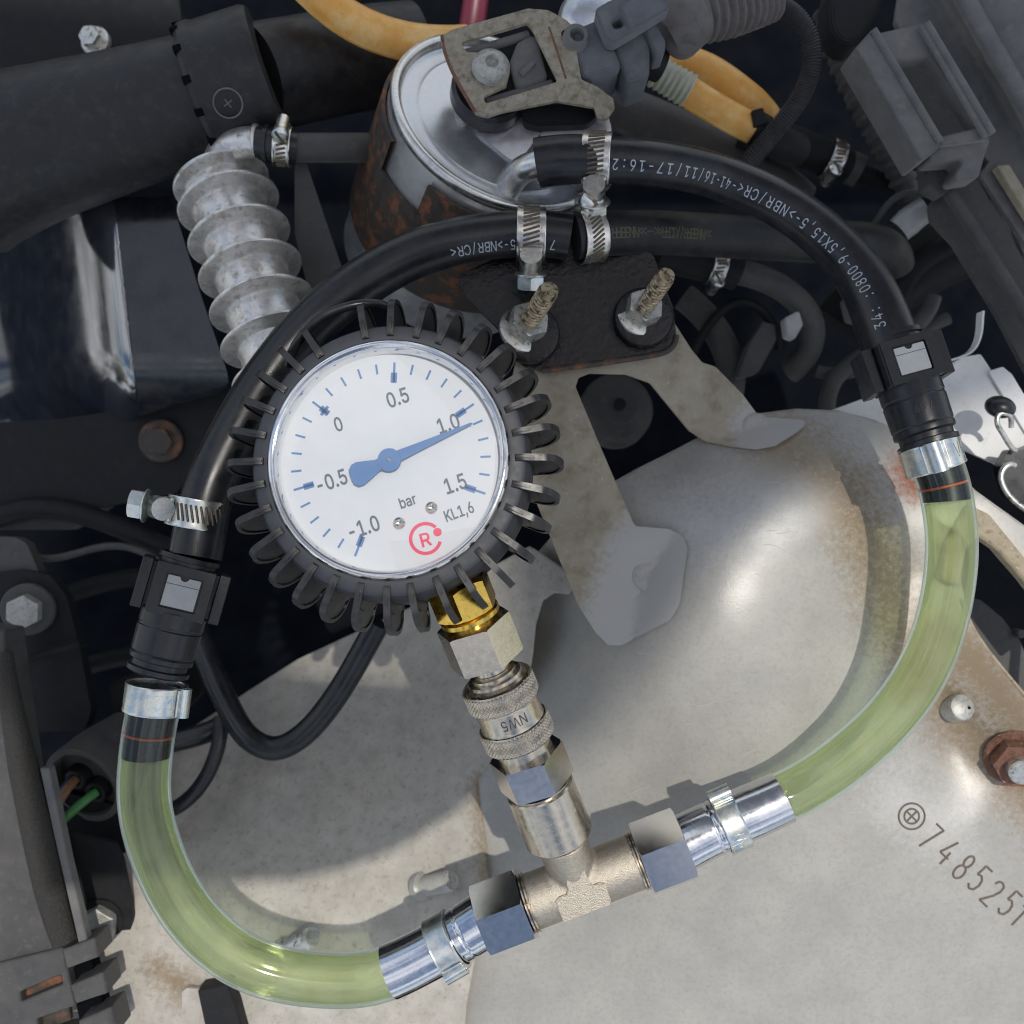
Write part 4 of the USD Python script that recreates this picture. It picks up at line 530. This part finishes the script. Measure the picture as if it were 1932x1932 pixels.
def flat(poly, z0=DZ, h=.05): return put(tm(csec([(x * u, y * u) for x, y in poly]).extrude(h)), GT @ Tr((0, 0, z0)))
def bar(r0, r1, w, a):
    c, s = math.cos(math.radians(a)), math.sin(math.radians(a)); return flat([(r0 * c + w * s, r0 * s - w * c), (r1 * c + w * s, r1 * s - w * c), (r1 * c - w * s, r1 * s + w * c), (r0 * c - w * s, r0 * s + w * c)])
tk = []
for k in range(26):
    a = 250.5 - 10.8 * k
    if k % 5 == 0: tk += [bar(153, 193, 2.2, a), bar(153, 173, 6., a)] + ([bar(160, 166, 11, a)] if k == 10 else [])
    else: tk.append(bar(172, 192, 2.0, a))
part(pg, 'scale_marks', cat(*tk), 'dial_blue', False)
def dtext(s, x, y, h, rot=19, sx=.74, bold=True): return put(text(s, h * u, .05, sx, bold, 0), GT @ Tr((x * u, y * u, DZ)) @ Ro(math.radians(rot), (0, 0, 1)))
C0 = (936, 894)
loc = lambda x, y: ((x - C0[0]) * .375, (C0[1] - y) * .375)
for s, x, y, h in (('0', 664, 700, 27), ('0.5', 968, 564, 29), ('1.0', 1230, 703, 29), ('1.5', 1268, 1013, 29), ('-0.5', 637, 993, 29), ('-1.0', 806, 1232, 29)): part(pg, 'numeral', dtext(s, *loc(x, y), h), 'dial_grey', False)
part(pg, 'unit_text', dtext('bar', *loc(1027, 1100), 20, sx=.8), 'dial_grey', False); part(pg, 'class_text', dtext('KL1,6', *loc(1288, 1156), 21, 20, .74), 'dial_grey', False)
ring2 = lambda r0, r1, a0, a1: [(r1 * math.cos(a), r1 * math.sin(a)) for a in np.linspace(a0, a1, 60)] + [(r0 * math.cos(a), r0 * math.sin(a)) for a in np.linspace(a1, a0, 60)]
lx, ly = loc(1120, 1291); sh = lambda pts: [(x + lx, y + ly) for x, y in pts]
part(pg, 'emblem', cat(flat(sh(ring2(25, 31.5, math.radians(48), math.radians(348)))), flat([(lx + 22.5 + 8 * math.cos(a), ly + 12 + 8 * math.sin(a)) for a in np.linspace(0, 6.1, 24)]), put(text('R', 25 * u, .05, 1., True), GT @ Tr((lx * u, (ly - 2) * u, DZ)) @ Ro(math.radians(16), (0, 0, 1))), bar(0, 0.001, .001, 0)), 'logo_red', False)
for x, y in ((1149, 1136), (986, 1214)):
    sx_, sy_ = loc(x, y); sc = part(pg, 'dial_screw', lathe([(0, 0), (11.5 * u, 0), (11.5 * u, .25), (8 * u, .5), (7 * u, .35), (0, .2)][::-1][::-1], 28, GT @ Tr((sx_ * u, sy_ * u, DZ))), 'nickel_bright', 40)
NA = 23.8; nd = [(170, 1.9), (172, 0), (170, -1.9), (60, -8), (24, -10.5), (-8, -11), (-26, -12), (-46, -19), (-62, -24), (-72, -23), (-79, -15), (-80, 0), (-78, 14), (-70, 21), (-60, 22), (-46, 18), (-26, 11.5), (-8, 11), (24, 10.5), (60, 8)]
NT = GT @ Tr((0, 0, -1.5)) @ Ro(math.radians(NA), (0, 0, 1)); ndl = part(pg, 'needle', put(cat(csec([(x * u, y * u) for x, y in nd]).extrude(.35), m3.Manifold.cylinder(1.0, 22.5 * u, 22 * u, 40).translate((0, 0, -.35))), NT), 'needle_blue', 30)
part(ndl, 'hub_pin', put(cyl(4.5 * u, .5, .95, .15, 24), NT), 'nickel_bright')
part(pg, 'glass', lathe([(212.5 * u, .2), (190 * u, .55), (150 * u, .8), (80 * u, 1.0), (0, 1.1)], 96, GT), 'glass', True)
# ---- axis of the coupling: from gauge to tee
AX = lambda t: P(890 + .376 * t, 1169 + .927 * t, -13 - 25 * t / 537)
AD = unit(AX(400) - AX(0)); AT = lambda t: frame(AX(t), AD)
def lat(prof, t0, n=72):
    """turned piece on the coupling axis; prof (radius, distance) in photo units."""
    b = AX(t0); return lathe([(r * S(AX(h)[2]), np.dot(AX(h) - b, AD)) for r, h in prof], n, frame(b, AD))
part(pg, 'brass_stem', put(hexa(62 * S(-14), 0, 9, None, phi=10), AT(-78)), 'brass', 30); part(pg, 'brass_neck', lat([(0, -20), (50, -20), (58, -14), (58, -6), (40, -2), (40, 8)], 0), 'brass', 40)
def knurl(r, t0, t1, tt, h=2.2, nu=52, nv=5.2):
    n, k = 312, 34; A = np.linspace(0, 2 * np.pi, n, endpoint=False)[:, None]; tq = np.linspace(t0, t1, k)[None]; e = np.clip(np.minimum(tq - t0, t1 - tq) / 3.5, 0, 1)
    x1, x2 = (A * nu / 2 / np.pi + (tq - t0) / (t1 - t0) * nv) % 1, (A * nu / 2 / np.pi - (tq - t0) / (t1 - t0) * nv) % 1
    g = np.minimum(np.abs(x1 - .5) * 2, np.abs(x2 - .5) * 2); g = 1 - g; R = r - 4 * (1 - e) - h * (1 - np.clip(np.minimum(1 - np.abs(2 * x1 - 1), 1 - np.abs(2 * x2 - 1)) * 1.5, 0, 1)) * e
    b = AX(tt); zz_ = np.array([np.dot(AX(q) - b, AD) for q in tq[0]]); uu = np.array([S(AX(q)[2]) for q in tq[0]])[None]; R = R * uu
    v = np.stack([R * np.cos(A), R * np.sin(A), np.broadcast_to(zz_, R.shape)], -1).reshape(-1, 3); i = np.arange(n)[:, None]; j = np.arange(k - 1)[None]; a = i * k + j; c = ((i + 1) % n) * k + j
    return put((v, np.stack([a, c, c + 1, a + 1], -1).reshape(-1, 4)), frame(b, AD))
qc = thing('quick_coupling', 'knurled nickel quick coupling between gauge and tee fitting', 'coupling', AX(180))
part(qc, 'upper_nut', put(hexa(73 * S(-15), 0, 11.9, None, phi=42, c=.06), AT(4)), 'nickel', 20)
part(qc, 'stepped_neck', lat([(34, 86), (34, 100), (36, 101), (36, 104), (44, 105), (44, 112), (52, 113), (54, 118), (60, 122), (60, 126)], 100), 'nickel', 30)
for a, b in ((124, 162), (205, 243)): part(qc, 'knurled_ring', knurl(71 if a < 200 else 69.5, a, b, 180), 'nickel', 18)
part(qc, 'sleeve_band', lat([(58, 160), (63, 162), (63.5, 165), (62.2, 168), (61.5, 199), (63, 203), (63, 205), (58, 207)], 180), 'nickel', 30)
ap = [tuple(list((AX(t)[0] / S(AX(t)[2]) + 966, 966 - AX(t)[1] / S(AX(t)[2]), AX(t)[2]))) for t in (100, 180, 260)]
apath = spline(ap, .4)
def ring_text(s, h, t, th, r, m='slot_dark', dx=.8):
    """lettering that runs round the sleeve."""
    q = text(s, h, .03, dx); v = np.array(q.vertices); b = AX(t); R = r * S(b[2]); a = th + v[:, 0] / R; T = frame(b, AD); p = np.stack([(R + .02 + v[:, 2]) * np.cos(a), (R + .02 + v[:, 2]) * np.sin(a), v[:, 1]], 1); w = trimesh.Trimesh(p, q.faces, process=False); return put(w, T)
part(qc, 'engraved_text', ring_text('NW5', 3.1, 183, -.1, 61.9), 'slot_dark', False)
part(qc, 'lower_neck', lat([(58, 243), (53.5, 244), (53.5, 270), (50, 272)], 250), 'nickel', 30); part(qc, 'lower_hex', put(hexa(73 * S(-27), 0, 10.4, None, phi=38, c=.07), AT(269)), 'nickel_bright', 20)
tf = thing('tee_fitting', 'cast nickel tee fitting with two hex nuts below the coupling', 'fitting', AX(537))
part(tf, 'collar', lat([(50, 338), (62, 338.5), (65, 341), (65.5, 436), (63, 440), (45, 444)], 400), 'nickel', 30); part(tf, 'collar_lip', lat([(52, 334), (60, 335), (60, 340), (52, 341)], 340), 'nickel', 30)
TC = AX(537); RD = unit(P(1287, 1589, TC[2]) - P(905, 1741, TC[2])); RD = unit(RD - AD * (RD @ AD)); tu = S(TC[2]); RT = frame(TC, RD)
def mf(prof, T, n=64):
    q = lathe(prof, n); q.merge_vertices(); return None
def rod(r0, r1, a, b, T): return m3.Manifold.cylinder(b - a, r0, r1, 64).translate((0, 0, a)).transform(T[:3, :4])
run = rod(52 * tu, 52 * tu, -96 * tu, 118 * tu, RT); riser = rod(47 * S(-33), 48 * tu, -98 * tu, 0, frame(TC, AD)); gus = m3.Manifold.batch_hull([rod(44 * tu, 44 * tu, -20 * tu, 20 * tu, RT), rod(40 * tu, 40 * tu, -58 * tu, -50 * tu, frame(TC, AD))])
body = tm((run + riser + gus).refine_to_length(1.0)); body.merge_vertices(); body = trimesh.smoothing.filter_taubin(body, iterations=14); part(tf, 'body', body, 'nickel_cast', 45)
e1, e2 = RD, unit(np.cross(np.cross(RD, (0, 0, 1.)), RD)); bx = frame(TC + 52 * tu * unit(np.array([0, 0, 1.]) - RD * RD[2]) * .93, unit(np.array([0, 0, 1.]) - RD * RD[2]), RD)
pad = [(-52, -40), (46, -40), (52, -34), (52, 2), (44, 8), (28, 8), (24, 14), (24, 40), (14, 48), (-8, 48), (-16, 44), (-20, 20), (-26, 10), (-44, 10), (-52, 4)]
pd = xsec(rounded([(x * tu * .92, y * tu * .92) for x, y in pad], .5)); pm = tm(pd.extrude(1.1) + pd.offset(-.25).extrude(1.3)); part(tf, 'cast_pad', put(pm, bx), 'nickel_cast', 25)
for a, b in ((-105, -94), (115, 126)): part(tf, 'thread_collar', lathe([(50 * tu, a * tu), (56 * tu, (a + 1) * tu), (56 * tu, (a + 4) * tu), (52 * tu, (a + 5.5) * tu), (56 * tu, (a + 7) * tu), (56 * tu, (a + 10) * tu), (50 * tu, b * tu)], 64, RT), 'nickel', 30)
part(tf, 'nut', put(hexa(73 * tu, -196 * tu, -106 * tu, None, phi=-22, c=.08), RT), 'nickel_bright', 20); part(tf, 'nut', put(hexa(75 * tu, 127 * tu, 214 * tu, None, phi=-24, c=.08), RT), 'nickel_bright', 20)
# ---- hose barbs seen through the clear hose ends, clear hoses, fluid
def inv(p): k = S(p[2]); return (p[0] / k + 966, 966 - p[1] / k, p[2])
LP0, RP0 = inv(TC - RD * 190 * tu), inv(TC + RD * 208 * tu); zT = TC[2]
LB = [LP0, (858, 1770, zT), (800, 1803, zT), (735, 1834, zT)]; RB = [RP0, (1360, 1556, zT), (1420, 1530, zT), (1478, 1504, zT)]
def rings(L): return lambda s: -.25 * sum(math.exp(-((s - q) / .35) ** 2) for q in L)
LH = [(735, 1834, zT), (668, 1849, zT), (600, 1848, zT + 1), (475, 1820, zT + 3), (365, 1735, zT + 5), (298, 1615, zT + 7), (272, 1500, zT + 8), (275, 1428, zT + 8), (282, 1375, zT + 8), (292, 1325, zT + 8), (296, 1300, zT + 8)]
RH = [(1478, 1504, zT), (1545, 1468, zT), (1612, 1418, zT + 1), (1680, 1353, zT + 2), (1732, 1280, zT + 3), (1768, 1200, zT + 4), (1789, 1110, zT + 5), (1795, 1010, zT + 5), (1787, 945, zT + 5), (1775, 897, zT + 5), (1757, 855, zT + 5), (1748, 832, zT + 5)]
for nm, B_, H_, lab, r in (('l', LB, LH, 'clear hose with green fluid curving from the tee to the left plug', 49), ('r', RB, RH, 'clear hose with green fluid rising from the tee to the right plug', 47)):
    th = thing('clear_hose', lab, 'hose', P(*H_[4])); part(th, 'hose_wall', tube(H_, r, 48, .9, caps=False), 'clear_hose', True)
    ins = H_[-5:] if nm == 'l' else H_[-5:]
    part(th, 'fluid', tube(H_[:-3] if nm == 'l' else H_[:-3], r * .87, 40, .9), 'fluid', True)
    part(th, 'barb_end', tube(B_, [52, 50, 50, r + 1.5], 48, .35, mod=rings([7, 10.5] if nm == 'l' else [11, 15.5])), 'barb_steel', 60)
    e = H_[-4:]; part(th, 'plug_spigot', tube(list(e), r * .90, 40, .5), 'black_plastic', 40)
    q = np.array(e[0]) * (.2 if nm == 'l' else .4) + np.array(e[1]) * (.8 if nm == 'l' else .6); dd = P(*e[1]) - P(*e[0]); part(th, 'seal_ring', put(trimesh.creation.torus(r * .90 * S(q[2]), .42, 64, 12), frame(P(*q), dd)), 'orange_seal', 60)
def ear_clamp(x, y, z, d, r, w, th, label, word=None, wth=0., er=13, flip=1):
    """one-ear spring band: a folded loop stands out th radians round from the sky side."""
    o = P(x, y, z); T = frame(o, d); k = S(z); R, W = r * k, w * k; t = thing('ear_clamp', label, 'clamp', o)
    part(t, 'band', lathe([(R - .2, -W / 2), (R + .7, -W / 2), (R + .85, -W / 2 + .3), (R + .72, -W / 2 + .8), (R + .7, 0), (R + .72, W / 2 - .8), (R + .85, W / 2 - .3), (R + .7, W / 2), (R - .2, W / 2)], 72, T), 'zinc', 40)
    e = er * k; pr = [(e * .78 * math.cos(a), e * math.sin(a)) for a in np.linspace(-2.5, 2.5, 24)]; pr2 = [(x_ * .72 , y_ * .72) for x_, y_ in pr[::-1]]
    ex = tm(csec(pr + pr2).extrude(W)); part(t, 'ear', put(ex, T @ Ro(th, (0, 0, 1)) @ Tr((R + e * .72, 0, -W / 2))), 'zinc', 40)
    part(t, 'ear_foot', box(R + .4, R + 1.1, -e * 1.5, e * 1.5, -W / 2 + .2, W / 2 - .2, .3, T @ Ro(th, (0, 0, 1))), 'zinc', 40)
    if word:
        q = text(word, W * .5, .12, .85); v = np.array(q.vertices); a = wth - flip * v[:, 0] / R; rr = R + .72 + v[:, 2]; part(t, 'stamped_word', put(trimesh.Trimesh(np.stack([rr * np.cos(a), rr * np.sin(a), -flip * v[:, 1]], 1), q.faces, process=False), T), 'zinc', False)
ear_clamp(842, 1780, zT, P(*LB[1]) - P(*LB[2]), 53, 44, .75, 'zinc ear clamp on the clear hose end left of the tee'); ear_clamp(1377, 1549, zT, P(*RB[2]) - P(*RB[1]), 54, 42, -1.25, 'zinc ear clamp on the clear hose end right of the tee', 'Wp', .35, 15, -1)
ear_clamp(293, 1316, zT + 8, P(290, 1340, zT + 8) - P(296, 1295, zT + 8), 52, 54, -1.35, 'ear clamp stamped 133 below the left plug', '133', -.42); ear_clamp(1758, 860, zT + 5, P(1762, 868, zT + 5) - P(1750, 832, zT + 5), 51, 56, .28, 'ear clamp between the right plug and the clear hose', 'W', -.75, 15)
# ---- black hoses with print
hr = thing('left_black_hose', 'black rubber hose sweeping from the filter behind the gauge to the left plug', 'hose', P(680, 535, -52)); LHP = [(1075, 447, -50), (1010, 441, -50), (940, 444, -50), (850, 458, -49), (760, 490, -49), (680, 536, -48), (600, 600, -46), (530, 680, -44), (470, 770, -40), (425, 855, -36), (395, 925, -34), (380, 985, -33), (368, 1050, -32)]
LHR = [43, 43, 43, 44, 45, 46, 46, 46, 47, 47, 48, 49, 50]; part(hr, 'hose', tube(LHP, LHR, 48), 'hose_rubber', 60); pth = spline(LHP, .4); cp = lambda x, y: pth[4][np.argmin(np.linalg.norm(pth[0][:, :2] - P(x, y, -58)[:2], axis=1))]
part(hr, 'print', wrap(mono('7  ,3,5->NBR/CR<', 3.3, 2.15, .72), pth, radii(pth, LHP, LHR), cp(1050, 446), -.72, 1, -1), 'print_white', False)
hr = thing('right_black_hose', 'black rubber hose with white print arching from the filter to the right plug', 'hose', P(1500, 400, -52)); RHP = [(1014, 308, -47), (1060, 302, -46), (1150, 302, -45), (1256, 311, -46), (1352, 333, -51), (1441, 369, -49), (1515, 413, -47), (1576, 465, -45), (1629, 530, -42), (1662, 600, -39), (1682, 655, -37)]
RHR = [46, 46, 43, 42, 41, 42, 43, 45, 48, 52, 54]; part(hr, 'hose', tube(RHP, RHR, 48), 'hose_rubber', 60); pth2 = spline(RHP, .4); T = frame(P(1014, 308, -47), P(1000, 309, -47) - P(1014, 308, -47)); part(hr, 'bore', lathe([(26 * S(-47), .0), (33 * S(-47), .15), (33 * S(-47), .05)][::-1], 40, T), 'void')
TXT = '34: :0800-9,5X15,5->NBR/CR<-41-16/11/17-16:20'; Ls = pth2[4][-1] - 4.0; q = mono(TXT, 3.3, (Ls - 20) / len(TXT), .72)
part(hr, 'print', wrap(q, pth2, radii(pth2, RHP, RHR), Ls, .50, -1, 1), 'print_white', False)
worm_clamp(1126, 300, -46, P(1150, 302, -45) - P(1100, 301, -46), 46, 52, 1.35, 'screw clamp on the upper black hose end beside the filter pipe', 'hex', side=1, slant=-.1, tilt=.6); worm_clamp(1002, 441, -50, P(1030, 443, -50) - P(970, 442, -50), 46, 52, 1.15, 'screw clamp on the end of the left black hose above the stud', 'hex', side=1, tilt=.75)
worm_clamp(1112, 446, -52, P(1150, 440, -54) - P(1085, 447, -51), 46, 44, -1.25, 'worn screw clamp on the fixed fuel hose right of the joint', 'slot', side=1, slant=.3); worm_clamp(372, 968, -33, P(368, 1000, -33) - P(380, 930, -33), 52, 54, .92, 'bright screw clamp on the left black hose above the left plug', 'hex', m='zinc', side=1, tilt=1.0)
worm_clamp(534, 276, -72, P(560, 280, -73) - P(510, 273, -72), 34, 30, -.55, 'small old clamp on the stub hose above the blade', 'slot', side=1)
part(hz, 'joint_ring', tube([(500, 271, -72), (508, 272, -72)], 35, 28), 'hose_rubber', 40)
# ---- quick connectors
def connector(x, y, z, d, phi, label, wh, hw, clip, hl, back, fwd, rb, words=None):
    """black hose plug: square release housing (hw wide, hl long), clip plate, two wings, stepped barrel going fwd along d."""
    o = P(x, y, z); k = S(z); T0 = frame(o, d); T = T0 @ Ro(phi, (0, 0, 1)); t = thing('hose_plug', label, 'connector', o); g = hw * k / 2; L = hl * k
    part(t, 'housing', box(-g * .85, g * .92, -g, g, -L / 2, L / 2, .5, T), 'black_plastic', 30)
    part(t, 'window_frame', tm(None or put(tm((xsec(Polygon([(-g * .96, -L * .5), (g * .96, -L * .5), (g * .96, L * .5), (-g * .96, L * .5)]).difference(rounded([(-g * .62, -L * .33), (g * .62, -L * .33), (g * .62, L * .36), (-g * .62, L * .36)], .4)))).extrude(1.1)), T @ np.array([[0, 0, 1, g * .92], [1, 0, 0, 0], [0, 1, 0, 0], [0, 0, 0, 1.]]))), 'black_plastic', 20)
    cl = Polygon([(-g * .55, -L * .29), (g * .55, -L * .29), (g * .55, L * .32), (-g * .55, L * .32)]).difference(Point(0, -L * .3).buffer(g * .15)); cl = rounded(cl, .25)
    part(t, 'release_clip', put(tm(xsec(cl).extrude(.9)), T @ np.array([[0, 0, 1, g * .92], [1, 0, 0, 0], [0, 1, 0, 0], [0, 0, 0, 1.]])), clip, 20)
    part(t, 'clip_line', put(box(-g * .54, g * .54, -L * .13, -L * .12, .9, .93), T @ np.array([[0, 0, 1, g * .92], [1, 0, 0, 0], [0, 1, 0, 0], [0, 0, 0, 1.]])), 'dark_plastic')
    for s in wh: part(t, 'wing', box(-g * .75, g * .62, *( (g * 1.12, g * 1.5) if s > 0 else (-g * 1.5, -g * 1.12)), -L * .5, L * .5, .35, T), 'black_plastic', 30); part(t, 'wing_web', box(-g * .6, g * .3, *((g * .9, g * 1.2) if s > 0 else (-g * 1.2, -g * .9)), -L * .45, L * .45, .2, T), 'black_plastic', 30)
    q = rb * k; part(t, 'barrel', lathe([(q * .6, L * .4), (q * 1.0, L * .45), (q * 1.0, L * .5 + fwd * k * .18), (q * .975, L * .5 + fwd * k * .20), (q * .975, L * .5 + fwd * k * .23), (q * 1.0, L * .5 + fwd * k * .25), (q * .98, L * .5 + fwd * k * .64), (q * .95, L * .5 + fwd * k * .66), (q * .98, L * .5 + fwd * k * .69), (q * .97, L * .5 + fwd * k * .76), (q * .85, L * .5 + fwd * k * .79), (q * .85, L * .5 + fwd * k * .87), (q * .96, L * .5 + fwd * k * .89), (q * .96, L * .5 + fwd * k * .96), (q * .82, L * .5 + fwd * k)], 72, T0), 'black_plastic', 30)
    part(t, 'entry_ring', lathe([(q * .8, -L * .5 - back * k), (q * .93, -L * .5 - back * k), (q * .95, -L * .5 - back * k * .5), (q * .86, -L * .5 - back * k * .4), (q * .86, -L * .4)], 64, T0), 'black_plastic', 30)
    if words:
        w = text(words, 2.2, .05, .9); v = np.array(w.vertices); a = .15 + v[:, 0] / q; part(t, 'moulded_mark', put(trimesh.Trimesh(np.stack([(q + v[:, 2]) * np.cos(a), (q + v[:, 2]) * np.sin(a), v[:, 1] + L * .5 + fwd * k * .42], 1), w.faces, process=False), T0), 'dusty_plastic', False)
connector(342, 1112, -31, P(296, 1300, zT + 8) - P(368, 1050, -32), -.30, 'black hose plug with grey release clip on the left hose', (1, -1), 108, 'clip_grey', 94, 18, 118, 60); connector(1702, 690, -36, P(1748, 832, zT + 5) - P(1690, 660, -37), -.02, 'black hose plug with white release clip on the right hose', (1, -1), 104, 'clip_white', 84, 18, 122, 58, '7.89')
# ---- out of view: added blockers, shaped for soft top shade and crisp lower-left shade
def up(x, y, z0, h): p = P(x, y, z0); return tuple((p + SUN_DIR * ((h - z0) / SUN_DIR[2]))[:2])
HB = 278; ol = [up(x, y, float(wz(x, y)), HB) for x, y in [(150, 1640), (240, 1636), (330, 1645), (440, 1652), (560, 1650), (660, 1628), (760, 1590), (850, 1535), (905, 1490), (975, 1440), (1000, 1340), (940, 1275), (760, 1290), (560, 1275), (400, 1240), (130, 1240)]]  # slab outline projected sunward from the wanted shade edge
ph = thing('shade_slab', 'unseen slab added above the bay, outlined to cast the crisp shade', 'shade_slab', (0, 60, HB)); part(ph, 'body', tm(csec(ol).extrude(9.0).translate((0, 0, HB))), 'blocker_grey')
BH = 1400; bl = [up(x, y, -66., BH) for x, y in [(960, 1400), (1080, 1420), (1150, 1400), (1220, 1270), (1330, 1100), (1500, 940), (1700, 830), (2100, 660), (2100, -250), (-250, -250), (-250, 1330), (300, 1330), (795, 1330), (800, 1400)]]
bn = thing('shade_sheet', 'unseen sheet and panel added above the bay to cast soft shade and darken reflections', 'shade_sheet', (0, 320, 400)); cc_ = [up(699 + 285 * math.cos(t), 969 + 285 * math.sin(t), -66., BH) for t in np.linspace(0, 6.2, 40)]; sl_ = [up(x, y, -66., BH) for x, y in ((805, 969), (984, 969), (984, 1500), (805, 1500))]
part(bn, 'cut_sheet', tm((csec(bl) - csec(cc_) - csec(sl_)).extrude(6.0).translate((0, 0, BH))), 'blocker_grey')  # added shade sheet; hole and slot let sun onto gauge and coupling
V = np.array([(-140, 260, 40), (500, 260, 40), (500, 560, 1380), (-160, 560, 1380)], float); part(bn, 'reflection_panel', tm(m3.Manifold.hull_points(np.vstack([V, V + (0, 12, 0)]))), 'blocker_grey')  # added unseen, gives the nut faces a dark reflection
